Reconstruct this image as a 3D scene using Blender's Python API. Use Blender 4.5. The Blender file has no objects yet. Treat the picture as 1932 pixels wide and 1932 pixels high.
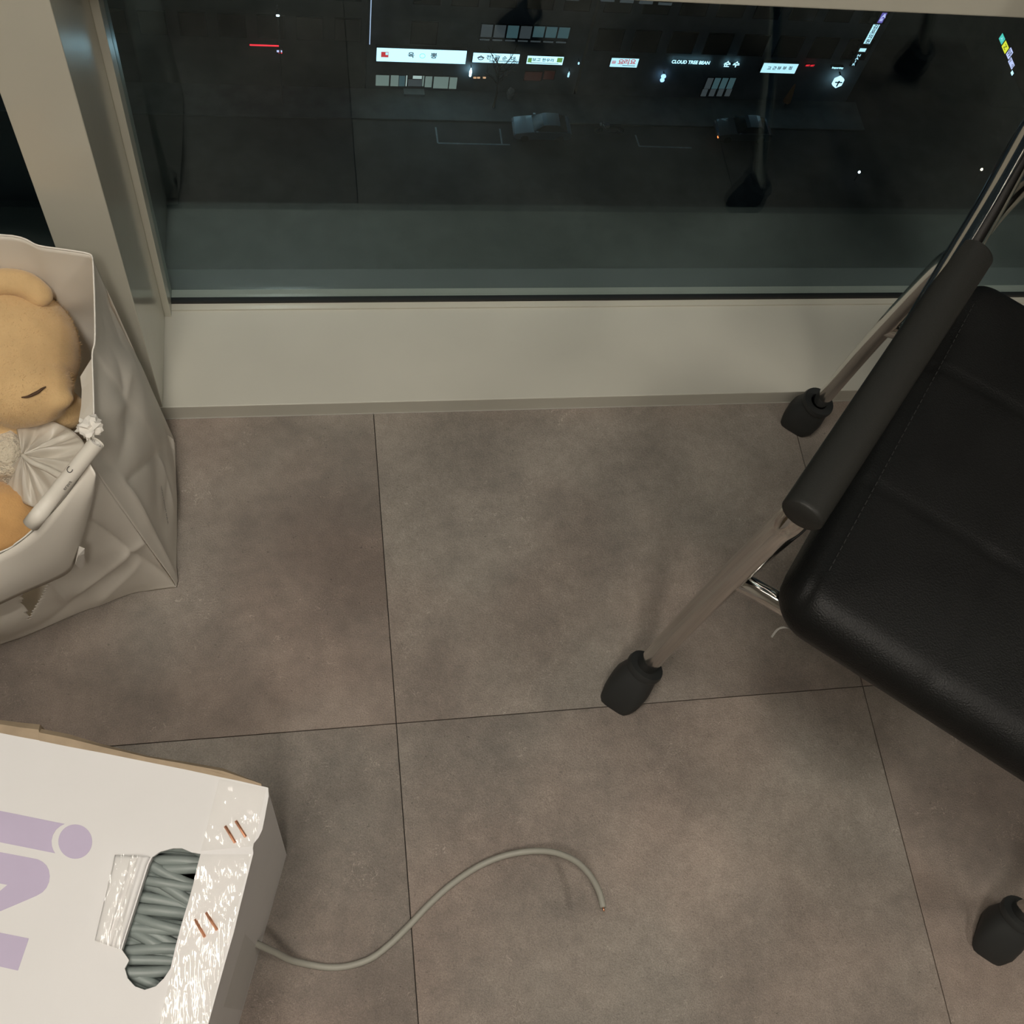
import bpy, bmesh, math, random
from mathutils import Vector, Matrix, noise

random.seed(7)
# ------------------------------------------------------------------ camera
FPX, CAMH = 2020.4, 1.26
PITCH, ROLL, YAW = 0.4442, -0.1628, -0.0484
ROT = Matrix.Rotation(YAW, 3, 'Z') @ Matrix.Rotation(PITCH, 3, 'X') @ Matrix.Rotation(ROLL, 3, 'Y')
scene = bpy.context.scene
C = scene.collection
cam_data = bpy.data.cameras.new('camera')
cam_data.sensor_width = 36.0
cam_data.lens = FPX / 1932 * 36.0
cam_data.clip_start = 0.02
cam_data.clip_end = 400
cam = bpy.data.objects.new('camera', cam_data)
C.objects.link(cam)
cam.matrix_world = Matrix.Translation((0, 0, CAMH)) @ ROT.to_4x4()
scene.camera = cam

# ------------------------------------------------------------------ world, exposure
world = bpy.data.worlds.new('night_sky')
scene.world = world
world.use_nodes = True
bg = world.node_tree.nodes['Background']
bg.inputs[0].default_value = (0.38, 0.58, 0.80, 1)
bg.inputs[1].default_value = 0.022
scene.view_settings.view_transform = 'Standard'
scene.view_settings.look = 'None'
scene.view_settings.exposure = 0.0
scene.view_settings.gamma = 1.0
scene.view_settings.use_curve_mapping = False
LIGHT1, LIGHT2, LIGHT3 = 44.0, 70.0, 44.0        # emission of the ceiling panels
LAMP_COL = (1.0, 0.925, 0.82)


def ray(u, v):
    return ROT @ Vector(((u - 966) / FPX, -(v - 966) / FPX, -1.0))


def px(u, v, z=None, Y=None, X=None):
    """Point where the photograph's ray meets the plane it rests on (z, Y or X = const)."""
    d = ray(u, v)
    if z is not None:
        t = (z - CAMH) / d.z
    elif Y is not None:
        t = Y / d.y
    else:
        t = X / d.x
    return Vector((0, 0, CAMH)) + d * t


# ------------------------------------------------------------------ object helpers
def root_loc(p):
    while p.parent:
        p = p.parent
    return p


def thing(name, label, cat, loc=(0, 0, 0), rz=0.0, group=None):
    o = bpy.data.objects.new(name, None)
    o.empty_display_size = 0.05
    C.objects.link(o)
    o.location = loc
    o.rotation_euler = (0, 0, rz)
    tag(o, label, cat, group)
    return o


def tag(o, label=None, cat=None, group=None, kind=None):
    if label:
        o['label'] = label
    if cat:
        o['category'] = cat
    if group:
        o['group'] = group
    if kind:
        o['kind'] = kind
    return o


def obj(name, bm, m, parent=None, smooth=False, local=False):
    """Link a bmesh given in world coordinates (or in its thing's own when local)."""
    bmesh.ops.recalc_face_normals(bm, faces=bm.faces)
    me = bpy.data.meshes.new(name)
    bm.to_mesh(me)
    bm.free()
    o = bpy.data.objects.new(name, me)
    C.objects.link(o)
    if m is not None:
        me.materials.append(m)
    if smooth:
        me.polygons.foreach_set('use_smooth', [True] * len(me.polygons))
    if parent is not None:
        o.parent = parent
        if not local:
            r = root_loc(parent)
            me.transform(Matrix.Translation(-Vector(r.location)))
    return o


def struct(name, bm, m, parent=None, smooth=False):
    o = obj(name, bm, m, parent, smooth)
    if parent is None:
        o['kind'] = 'structure'
    return o


def sempty(name, loc=(0, 0, 0)):
    o = bpy.data.objects.new(name, None)
    C.objects.link(o)
    o.location = loc
    o['kind'] = 'structure'
    return o


def smooth_angle(o, deg=40):
    me = o.data
    me.polygons.foreach_set('use_smooth', [True] * len(me.polygons))
    bm = bmesh.new()
    bm.from_mesh(me)
    for e in bm.edges:
        if len(e.link_faces) == 2 and e.calc_face_angle(0) > math.radians(deg):
            e.smooth = False
    bm.to_mesh(me)
    bm.free()
    return o


def box(bm, x0, y0, z0, x1, y1, z1, bevel=0.0):
    r = bmesh.ops.create_cube(bm, size=1.0)
    vs = r['verts']
    for v in vs:
        v.co = Vector(((x0 + x1) / 2 + v.co.x * (x1 - x0), (y0 + y1) / 2 + v.co.y * (y1 - y0), (z0 + z1) / 2 + v.co.z * (z1 - z0)))
    if bevel > 0:
        es = list({e for v in vs for e in v.link_edges})
        bmesh.ops.bevel(bm, geom=es, offset=bevel, segments=2, affect='EDGES', profile=0.6)
    return bm


def nb():
    return bmesh.new()


def boxm(*a, bevel=0.0):
    return box(nb(), *a, bevel=bevel)


def catmull(pts, n=8):
    pts = [Vector(p) for p in pts]
    if len(pts) < 3:
        return pts
    out = []
    P = [pts[0] * 2 - pts[1]] + pts + [pts[-1] * 2 - pts[-2]]
    for i in range(1, len(P) - 2):
        for k in range(n):
            t = k / n
            p0, p1, p2, p3 = P[i - 1], P[i], P[i + 1], P[i + 2]
            out.append(0.5 * ((2 * p1) + (p2 - p0) * t + (2 * p0 - 5 * p1 + 4 * p2 - p3) * t * t + (3 * p1 - p0 - 3 * p2 + p3) * t ** 3))
    out.append(pts[-1])
    return out


def tube(bm, pts, r, seg=12, flat=(1.0, 1.0), caps=True, up=Vector((0, 0, 1))):
    """Sweep a round section; r is a number or a function of the 0..1 position."""
    n = len(pts)
    rings = []
    prev = None
    for i, p in enumerate(pts):
        d = (pts[min(i + 1, n - 1)] - pts[max(i - 1, 0)]).normalized()
        if prev is None:
            s = d.cross(up)
            if s.length < 1e-3:
                s = d.cross(Vector((1, 0, 0)))
        else:
            s = prev - d * prev.dot(d)
        s.normalize()
        prev = s
        w = s.cross(d).normalized()
        rr = r(i / (n - 1)) if callable(r) else r
        rings.append([bm.verts.new(p + s * (math.cos(2 * math.pi * k / seg) * rr * flat[0]) + w * (math.sin(2 * math.pi * k / seg) * rr * flat[1])) for k in range(seg)])
    for a, b in zip(rings, rings[1:]):
        for k in range(seg):
            bm.faces.new((a[k], a[(k + 1) % seg], b[(k + 1) % seg], b[k]))
    if caps:
        bm.faces.new(rings[0][::-1])
        bm.faces.new(rings[-1])
    return bm


def loft(bm, rings, cap0=True, cap1=True, closed=True):
    vr = [[bm.verts.new(Vector(p)) for p in r] for r in rings]
    n = len(vr[0])
    for a, b in zip(vr, vr[1:]):
        for k in range(n if closed else n - 1):
            bm.faces.new((a[k], a[(k + 1) % n], b[(k + 1) % n], b[k]))
    if closed and cap0:
        bm.faces.new(vr[0][::-1])
    if closed and cap1:
        bm.faces.new(vr[-1])
    return vr


def grid(bm, f, nu, nv):
    vs = [[bm.verts.new(f(i / nu, j / nv)) for j in range(nv + 1)] for i in range(nu + 1)]
    for i in range(nu):
        for j in range(nv):
            bm.faces.new((vs[i][j], vs[i + 1][j], vs[i + 1][j + 1], vs[i][j + 1]))
    return vs


def solidify(o, th, off=0.0):
    md = o.modifiers.new('thickness', 'SOLIDIFY')
    md.thickness = th
    md.offset = off
    return o


def poly_prism(bm, pts, normal, th):
    """Flat polygon (list of points in a plane) thickened along normal."""
    normal = Vector(normal)
    a = [bm.verts.new(Vector(p)) for p in pts]
    b = [bm.verts.new(Vector(p) + normal * th) for p in pts]
    n = len(pts)
    bm.faces.new(b)
    bm.faces.new(a[::-1])
    for k in range(n):
        bm.faces.new((a[k], a[(k + 1) % n], b[(k + 1) % n], b[k]))
    return bm


def text_bm(s, size, mat4, extrude=0.0, sx=1.0, bold=0.0):
    cu = bpy.data.curves.new('text', 'FONT')
    cu.body = s
    cu.size = size
    cu.extrude = extrude
    cu.align_x = 'CENTER'
    cu.align_y = 'CENTER'
    cu.resolution_u = 3
    cu.offset = bold * size
    t = bpy.data.objects.new('text', cu)
    C.objects.link(t)
    dg = bpy.context.evaluated_depsgraph_get()
    me = bpy.data.meshes.new_from_object(t.evaluated_get(dg))
    bm = nb()
    bm.from_mesh(me)
    bpy.data.objects.remove(t)
    bpy.data.curves.remove(cu)
    bpy.data.meshes.remove(me)
    bmesh.ops.scale(bm, vec=(sx, 1, 1), verts=bm.verts)
    bmesh.ops.transform(bm, matrix=mat4, verts=bm.verts)
    return bm


# ------------------------------------------------------------------ materials
MATS = {}


def mat(name, col, rough=0.5, metal=0.0, spec=0.5, bump=None, vary=None, sheen=0.0, coat=0.0, emit=None, estr=0.0, coords='Object', aniso=None):
    """Plain procedural material: colour with optional noise variation and bump (scale, strength, distance)."""
    if name in MATS:
        return MATS[name]
    m = bpy.data.materials.new(name)
    m.use_nodes = True
    nt = m.node_tree
    p = nt.nodes['Principled BSDF']
    p.inputs['Base Color'].default_value = (*col, 1)
    p.inputs['Roughness'].default_value = rough
    p.inputs['Metallic'].default_value = metal
    p.inputs['Specular IOR Level'].default_value = spec
    p.inputs['Sheen Weight'].default_value = sheen
    p.inputs['Coat Weight'].default_value = coat
    if emit:
        p.inputs['Emission Color'].default_value = (*emit, 1)
        p.inputs['Emission Strength'].default_value = estr
    tc = nt.nodes.new('ShaderNodeTexCoord')
    if vary:
        scale, amount = vary
        n = nt.nodes.new('ShaderNodeTexNoise')
        n.inputs['Scale'].default_value = scale
        n.inputs['Detail'].default_value = 5
        nt.links.new(tc.outputs[coords], n.inputs['Vector'])
        r = nt.nodes.new('ShaderNodeMapRange')
        r.inputs['From Min'].default_value = 0.3
        r.inputs['From Max'].default_value = 0.7
        r.inputs['To Min'].default_value = 1 - amount
        r.inputs['To Max'].default_value = 1 + amount
        nt.links.new(n.outputs['Fac'], r.inputs['Value'])
        mx = nt.nodes.new('ShaderNodeVectorMath')
        mx.operation = 'SCALE'
        mx.inputs[0].default_value = col
        nt.links.new(r.outputs['Result'], mx.inputs['Scale'])
        nt.links.new(mx.outputs['Vector'], p.inputs['Base Color'])
    if bump:
        scale, strength, dist = bump
        n = nt.nodes.new('ShaderNodeTexNoise')
        n.inputs['Scale'].default_value = scale
        n.inputs['Detail'].default_value = 3
        nt.links.new(tc.outputs[coords], n.inputs['Vector'])
        b = nt.nodes.new('ShaderNodeBump')
        b.inputs['Strength'].default_value = strength
        b.inputs['Distance'].default_value = dist
        nt.links.new(n.outputs['Fac'], b.inputs['Height'])
        nt.links.new(b.outputs['Normal'], p.inputs['Normal'])
    MATS[name] = m
    return m


def emission(name, col, strength):
    if name in MATS:
        return MATS[name]
    m = bpy.data.materials.new(name)
    m.use_nodes = True
    nt = m.node_tree
    nt.nodes.remove(nt.nodes['Principled BSDF'])
    e = nt.nodes.new('ShaderNodeEmission')
    e.inputs[0].default_value = (*col, 1)
    e.inputs[1].default_value = strength
    nt.links.new(e.outputs[0], nt.nodes['Material Output'].inputs[0])
    MATS[name] = m
    return m


def glass_mat():
    m = bpy.data.materials.new('window_glass')
    m.use_nodes = True
    nt = m.node_tree
    nt.nodes.remove(nt.nodes['Principled BSDF'])
    t = nt.nodes.new('ShaderNodeBsdfTransparent')
    t.inputs[0].default_value = (0.90, 0.95, 0.96, 1)
    g = nt.nodes.new('ShaderNodeBsdfGlossy')
    g.inputs['Color'].default_value = (0.74, 0.94, 1.0, 1)
    g.inputs['Roughness'].default_value = 0.02
    # Schlick reflectance that is the same from both sides of each face
    geo = nt.nodes.new('ShaderNodeNewGeometry')
    dot = nt.nodes.new('ShaderNodeVectorMath')
    dot.operation = 'DOT_PRODUCT'
    nt.links.new(geo.outputs['Normal'], dot.inputs[0])
    nt.links.new(geo.outputs['Incoming'], dot.inputs[1])

    def mth(op, x, y):
        n = nt.nodes.new('ShaderNodeMath')
        n.operation = op
        for i, q in enumerate((x, y)):
            if isinstance(q, (int, float)):
                n.inputs[i].default_value = q
            else:
                nt.links.new(q, n.inputs[i])
        return n.outputs[0]
    inv = mth('SUBTRACT', 1.0, mth('ABSOLUTE', dot.outputs['Value'], 0))
    F0 = 0.074
    fres = mth('ADD', mth('MULTIPLY', mth('POWER', inv, 5.0), 1 - F0), F0)
    mx = nt.nodes.new('ShaderNodeMixShader')
    nt.links.new(fres, mx.inputs[0])
    nt.links.new(t.outputs[0], mx.inputs[1])
    nt.links.new(g.outputs[0], mx.inputs[2])
    nt.links.new(mx.outputs[0], nt.nodes['Material Output'].inputs[0])
    return m


def tape_mat(name='clear_tape', ior=1.38):
    m = bpy.data.materials.new(name)
    m.use_nodes = True
    nt = m.node_tree
    nt.nodes.remove(nt.nodes['Principled BSDF'])
    tc = nt.nodes.new('ShaderNodeTexCoord')
    mp = nt.nodes.new('ShaderNodeMapping')
    mp.inputs['Rotation'].default_value = (0, 0, math.radians(18))
    mp.inputs['Scale'].default_value = (1.0, 0.32, 1.0)
    nt.links.new(tc.outputs['Object'], mp.inputs[0])
    n = nt.nodes.new('ShaderNodeTexNoise')
    n.inputs['Scale'].default_value = 165
    n.inputs['Detail'].default_value = 2
    nt.links.new(mp.outputs[0], n.inputs['Vector'])
    n2 = nt.nodes.new('ShaderNodeTexNoise')
    n2.inputs['Scale'].default_value = 22
    nt.links.new(mp.outputs[0], n2.inputs['Vector'])
    pw = nt.nodes.new('ShaderNodeMath')
    pw.operation = 'MULTIPLY'
    nt.links.new(n.outputs['Fac'], pw.inputs[0])
    nt.links.new(n2.outputs['Fac'], pw.inputs[1])
    b = nt.nodes.new('ShaderNodeBump')
    b.inputs['Strength'].default_value = 0.6
    b.inputs['Distance'].default_value = 0.0046
    nt.links.new(pw.outputs[0], b.inputs['Height'])
    t = nt.nodes.new('ShaderNodeBsdfTransparent')
    t.inputs[0].default_value = (0.95, 0.95, 0.94, 1)
    g = nt.nodes.new('ShaderNodeBsdfGlossy')
    g.inputs['Roughness'].default_value = 0.06
    nt.links.new(b.outputs[0], g.inputs['Normal'])
    f = nt.nodes.new('ShaderNodeFresnel')
    f.inputs['IOR'].default_value = ior
    nt.links.new(b.outputs[0], f.inputs['Normal'])
    mx = nt.nodes.new('ShaderNodeMixShader')
    nt.links.new(f.outputs[0], mx.inputs[0])
    nt.links.new(t.outputs[0], mx.inputs[1])
    nt.links.new(g.outputs[0], mx.inputs[2])
    nt.links.new(mx.outputs[0], nt.nodes['Material Output'].inputs[0])
    return m


def floor_mat():
    m = bpy.data.materials.new('vinyl_tile')
    m.use_nodes = True
    nt = m.node_tree
    L = nt.links.new
    p = nt.nodes['Principled BSDF']
    tc = nt.nodes.new('ShaderNodeTexCoord')
    geo = nt.nodes.new('ShaderNodeNewGeometry')
    oi = nt.nodes.new('ShaderNodeObjectInfo')
    off = nt.nodes.new('ShaderNodeVectorMath')
    off.operation = 'MULTIPLY_ADD'
    off.inputs[1].default_value = (7.3, 5.1, 3.7)
    L(oi.outputs['Random'], off.inputs[0])
    L(geo.outputs['Position'], off.inputs[2])

    def nz(scale, detail=4, rough=0.55, dist=0.0):
        n = nt.nodes.new('ShaderNodeTexNoise')
        n.inputs['Scale'].default_value = scale
        n.inputs['Detail'].default_value = detail
        n.inputs['Roughness'].default_value = rough
        n.inputs['Distortion'].default_value = dist
        L(off.outputs[0], n.inputs['Vector'])
        return n.outputs['Fac']

    def rng(x, a, b, c, d):
        r = nt.nodes.new('ShaderNodeMapRange')
        for k, v in (('From Min', a), ('From Max', b), ('To Min', c), ('To Max', d)):
            r.inputs[k].default_value = v
        L(x, r.inputs['Value'])
        return r.outputs['Result']

    def math_(op, a, b):
        n = nt.nodes.new('ShaderNodeMath')
        n.operation = op
        for i, x in enumerate((a, b)):
            if isinstance(x, (int, float)):
                n.inputs[i].default_value = x
            else:
                L(x, n.inputs[i])
        return n.outputs[0]

    big = nz(4.2, 5, 0.6)
    tint = nz(2.6, 3)
    cr = nt.nodes.new('ShaderNodeMix')
    cr.data_type = 'RGBA'
    cr.inputs[6].default_value = (0.262, 0.206, 0.172, 1)     # brown grey
    cr.inputs[7].default_value = (0.240, 0.212, 0.182, 1)      # cool grey
    L(rng(tint, 0.36, 0.64, 0, 1), cr.inputs[0])
    val = math_('MULTIPLY', math_('MULTIPLY', rng(big, 0.32, 0.68, 0.68, 1.26), rng(nz(15, 4), 0.3, 0.7, 0.90, 1.10)), rng(nz(60, 3), 0.3, 0.7, 0.92, 1.08))
    val = math_('MULTIPLY', val, rng(nz(700, 2), 0.3, 0.7, 0.80, 1.20))
    # short pale fibres: thin contour lines of a warped noise, only in patches
    fib = math_('ABSOLUTE', math_('SUBTRACT', nz(75, 1, 0.5, 2.2), 0.5), 0)
    line = rng(fib, 0.0, 0.018, 1, 0)
    msk = math_('MULTIPLY', rng(nz(34, 2), 0.53, 0.60, 0, 1), rng(nz(8, 2), 0.42, 0.62, 0.15, 1))
    fibre = math_('MULTIPLY', line, msk)
    val = math_('ADD', val, math_('MULTIPLY', fibre, 0.75))
    # sparse dark specks
    spk = rng(nz(210, 1), 0.74, 0.78, 0, 0.28)
    val = math_('SUBTRACT', val, spk)
    sc = nt.nodes.new('ShaderNodeVectorMath')
    sc.operation = 'SCALE'
    L(cr.outputs[2], sc.inputs[0])
    L(val, sc.inputs['Scale'])
    L(sc.outputs[0], p.inputs['Base Color'])
    L(rng(nz(30, 3), 0.3, 0.7, 0.40, 0.52), p.inputs['Roughness'])
    p.inputs['Specular IOR Level'].default_value = 0.45
    b = nt.nodes.new('ShaderNodeBump')
    b.inputs['Strength'].default_value = 0.7
    b.inputs['Distance'].default_value = 0.0009
    L(math_('ADD', nz(1100, 2), math_('MULTIPLY', nz(420, 2), 1.2)), b.inputs['Height'])
    L(b.outputs[0], p.inputs['Normal'])
    return m


M_floor = floor_mat()
M_joint = mat('joint', (0.03, 0.027, 0.024), 0.9)
M_paint = mat('painted_metal', (0.55, 0.535, 0.455), 0.16, spec=0.6, vary=(9, 0.03), bump=(260, 0.05, 0.001), coords='Object')
M_sill = mat('sill_paint', (0.54, 0.528, 0.46), 0.38, vary=(7, 0.04), bump=(240, 0.06, 0.001))
M_wallp = mat('wall_paint', (0.62, 0.60, 0.54), 0.75, vary=(3, 0.03), bump=(160, 0.1, 0.002))
M_ceil = mat('ceiling_paint', (0.7, 0.69, 0.66), 0.85, vary=(3, 0.02))
M_gasket = mat('black_gasket', (0.012, 0.013, 0.013), 0.6)
M_seal = mat('sealant', (0.36, 0.345, 0.31), 0.45)
M_glass = glass_mat()
M_tape = tape_mat()
M_tape2 = tape_mat('dull_tape', 1.09)
_mx = next(n for n in M_tape2.node_tree.nodes if n.type == 'MIX_SHADER')
M_tape2.node_tree.links.remove(_mx.inputs[0].links[0])
_mx.inputs[0].default_value = 0.04
M_chrome = mat('chrome', (0.62, 0.60, 0.57), 0.10, metal=1.0, bump=(90, 0.03, 0.001))
M_leather = mat('black_leather', (0.0070, 0.0072, 0.0070), 0.42, spec=0.20, bump=(620, 0.45, 0.0012), vary=(20, 0.2))
M_foam = mat('armrest_foam', (0.017, 0.017, 0.015), 0.5, spec=0.28, bump=(900, 0.3, 0.0006))
M_rubber = mat('black_rubber', (0.022, 0.024, 0.024), 0.55, bump=(500, 0.15, 0.0006))
M_stitch = mat('stitching', (0.014, 0.014, 0.013), 0.7)
M_cloth = mat('seat_lining', (0.03, 0.028, 0.026), 0.9)
M_card = mat('white_card', (0.72, 0.705, 0.70), 0.55, vary=(14, 0.015), bump=(180, 0.08, 0.001))
M_kraft = mat('brown_card', (0.36, 0.275, 0.185), 0.8, vary=(60, 0.12), bump=(220, 0.2, 0.001))
M_inside = mat('card_inside', (0.32, 0.26, 0.19), 0.85, vary=(30, 0.1))
M_print = mat('purple_print', (0.50, 0.43, 0.585), 0.55, vary=(25, 0.03))
M_copper = mat('copper_staple', (0.85, 0.42, 0.26), 0.28, metal=1.0, bump=(300, 0.1, 0.0005))
M_coil = mat('coil_sheath', (0.235, 0.27, 0.258), 0.45, vary=(40, 0.06))
M_cable = mat('cable_sheath', (0.34, 0.33, 0.285), 0.5, vary=(60, 0.04))
M_paper = mat('bag_paper', (0.74, 0.695, 0.62), 0.5, vary=(12, 0.025), bump=(120, 0.08, 0.001))
M_paperw = mat('torn_paper', (0.76, 0.72, 0.66), 0.7, bump=(150, 0.2, 0.001))
M_plush = mat('tan_plush', (0.62, 0.425, 0.215), 0.95, sheen=0.35, spec=0.1, vary=(38, 0.09), bump=(420, 0.4, 0.002))
M_plush2 = mat('orange_plush', (0.60, 0.35, 0.145), 0.95, sheen=0.3, spec=0.1, vary=(38, 0.1), bump=(420, 0.4, 0.002))
M_plushw = mat('cream_plush', (0.66, 0.58, 0.45), 0.95, sheen=0.4, spec=0.1, bump=(300, 0.9, 0.005))
M_thread = mat('brown_thread', (0.075, 0.038, 0.018), 0.8)
M_ink = mat('black_ink', (0.05, 0.045, 0.04), 0.6)
M_lampw = mat('lamp_frame', (0.75, 0.75, 0.73), 0.5)

# ------------------------------------------------------------------ large structure: the room
YF, YG, ZL = 0.7443, 0.9073, 0.0282       # ledge front, glass plane, ledge height
XL0, XL1 = -0.2442, -0.1834               # mullion left and right face
RX0, RX1, RY0, ZC = -2.35, 3.55, -2.75, 2.52

fl = struct('floor', boxm(RX0, RY0, -0.15, RX1, YF + 0.02, -0.004), M_joint)
XA, YH, TW = 0.086, 0.3182, 0.6
tb = nb()
g = 0.0005
box(tb, -TW / 2 + g, -TW / 2 + g, -0.004, TW / 2 - g, TW / 2 - g, 0.0, bevel=0.0006)
tile_me = bpy.data.meshes.new('tile')
bmesh.ops.recalc_face_normals(tb, faces=tb.faces)
tb.to_mesh(tile_me)
tile_me.materials.append(M_floor)
for i in range(-4, 6):
    for j in range(-5, 1):
        x0, x1 = max(XA + i * TW, RX0), min(XA + (i + 1) * TW, RX1)
        y0, y1 = max(YH + j * TW, RY0), min(YH + (j + 1) * TW, YF + 0.002)
        if x1 - x0 < 0.02 or y1 - y0 < 0.02:
            continue
        t = bpy.data.objects.new('tile', tile_me)
        C.objects.link(t)
        t.parent = fl
        t.location = ((x0 + x1) / 2, (y0 + y1) / 2, 0)
        t.scale = ((x1 - x0) / TW, (y1 - y0) / TW, 1)

struct('ceiling', boxm(RX0, RY0, ZC, RX1, YG + 0.1, ZC + 0.15), M_ceil)
struct('wall_left', boxm(RX0 - 0.12, RY0, -0.15, RX0, YG + 0.1, ZC), M_wallp)
struct('wall_right', boxm(RX1, RY0, -0.15, RX1 + 0.12, YG + 0.1, ZC), M_wallp)
struct('wall_back', boxm(RX0, RY0 - 0.12, -0.15, RX1, RY0, ZC), M_wallp)

# ledge under the glazing, its sealant bead
led = struct('trim_1', boxm(RX0, YF, -0.15, RX1, YG + 0.008, ZL, bevel=0.0012), M_sill)
struct('trim_8', boxm(RX0, YG + 0.009, -0.15, RX1, YG + 0.06, ZL - 0.004, bevel=0.0012), mat('outer_sill', (0.075, 0.08, 0.08), 0.5, vary=(8, 0.1)))
sb = nb()
sp = []
for k in range(60):
    x = RX0 + 0.02 + (RX1 - RX0 - 0.04) * k / 59
    sp.append(Vector((x, YF - 0.0006, 0.0004)))
tube(sb, sp, 0.0009, 6)
obj('sealant_bead', sb, M_seal, led)
# mullions (white boxed posts) at both ends of the pane in view
MULL = [(XL0 - 1.62 - 0.0608, XL0 - 1.62), (XL0, XL1), (1.52, 1.5808), (3.2, 3.2608)]
for k, (a, b) in enumerate(MULL):
    struct('trim_%d' % (k + 2), boxm(a, YF + 0.0006, ZL, b, YG + 0.04, ZC, bevel=0.0012), M_paint)
# transom bar and head
TZ0, TZ1 = 0.6173, 0.70
struct('trim_6', boxm(RX0, 0.80, TZ0, RX1, YG + 0.05, TZ1, bevel=0.0015), M_paint)
struct('trim_7', boxm(RX0, YF + 0.03, ZC - 0.10, RX1, YG + 0.05, ZC, bevel=0.0015), M_paint)


def window(n, xa, xb, za, zb):
    w = sempty('window_%d' % n, (xa, YG, za))
    bw = 0.0085                                      # bead seen beside the pane
    obj('frame_post', boxm(xa, YG - 0.022, za, xa + bw, YG + 0.02, zb, bevel=0.0008), M_paint, w)
    obj('frame_post', boxm(xb - bw, YG - 0.022, za, xb, YG + 0.02, zb, bevel=0.0008), M_paint, w)
    obj('frame_rail', boxm(xa + bw, YG - 0.013, za, xb - bw, YG + 0.02, za + 0.003, bevel=0.0006), M_paint, w)
    obj('frame_rail', boxm(xa + bw, YG - 0.013, zb - 0.006, xb - bw, YG + 0.02, zb, bevel=0.0006), M_paint, w)
    obj('gasket', boxm(xa + bw, YG - 0.0035, za + 0.003, xb - bw, YG + 0.004, za + 0.0075), M_gasket, w)
    obj('pane', boxm(xa + bw, YG, za + 0.003, xb - bw, YG + 0.006, zb - 0.006), M_glass, w)
    return w


wn = 1
edges = [RX0] + [e for m_ in MULL for e in m_] + [RX1]
order = [1, 0, 2, 3, 4]
for zi, (za, zb) in enumerate(((ZL, TZ0), (TZ1, ZC - 0.10))):
    for k in (1, 2, 0, 3, 4):
        xa, xb = edges[2 * k], edges[2 * k + 1]
        if xb - xa > 0.15:
            window(wn, xa, xb, za, zb)
            wn += 1


# ------------------------------------------------------------------ ceiling lights
def ceiling_light(label, cx, cy, lx, ly, strength, k):
    t = thing('ceiling_light', label, 'light', (cx, cy, ZC), 0)
    bm = nb()
    fw = 0.025
    z0, z1 = ZC - 0.035, ZC
    for (a, b, c, d) in ((cx - lx / 2, cy - ly / 2, cx + lx / 2, cy - ly / 2 + fw), (cx - lx / 2, cy + ly / 2 - fw, cx + lx / 2, cy + ly / 2),
                         (cx - lx / 2, cy - ly / 2 + fw, cx - lx / 2 + fw, cy + ly / 2 - fw), (cx + lx / 2 - fw, cy - ly / 2 + fw, cx + lx / 2, cy + ly / 2 - fw)):
        box(bm, a, b, z0, c, d, z1)
    obj('frame', bm, M_lampw, t)
    obj('diffuser', boxm(cx - lx / 2 + fw, cy - ly / 2 + fw, ZC - 0.03, cx + lx / 2 - fw, cy + ly / 2 - fw, ZC - 0.022), emission('diffuser_%d' % k, LAMP_COL, strength), t)
    return t


ceiling_light('ceiling light panel right above the white box', -0.27, 0.06, 0.30, 0.62, LIGHT1, 1)
ceiling_light('ceiling light panel above the black chair', 1.40, -0.30, 0.16, 0.50, LIGHT2, 2)
ceiling_light('ceiling light panel behind the box, towards the back wall', -0.10, -0.85, 0.30, 0.62, LIGHT3, 3)

# ------------------------------------------------------------------ chair
CH_O = Vector((0.375, 0.33, 0.0))
CH_A = math.atan2(-0.637, 0.771)
chair = thing('armchair', 'black leather armchair with chrome tube legs and black rubber feet by the window', 'chair', CH_O, CH_A)
# own axes: x across the seat (0 left leg, 0.5 right leg), y front to back, z up


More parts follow.
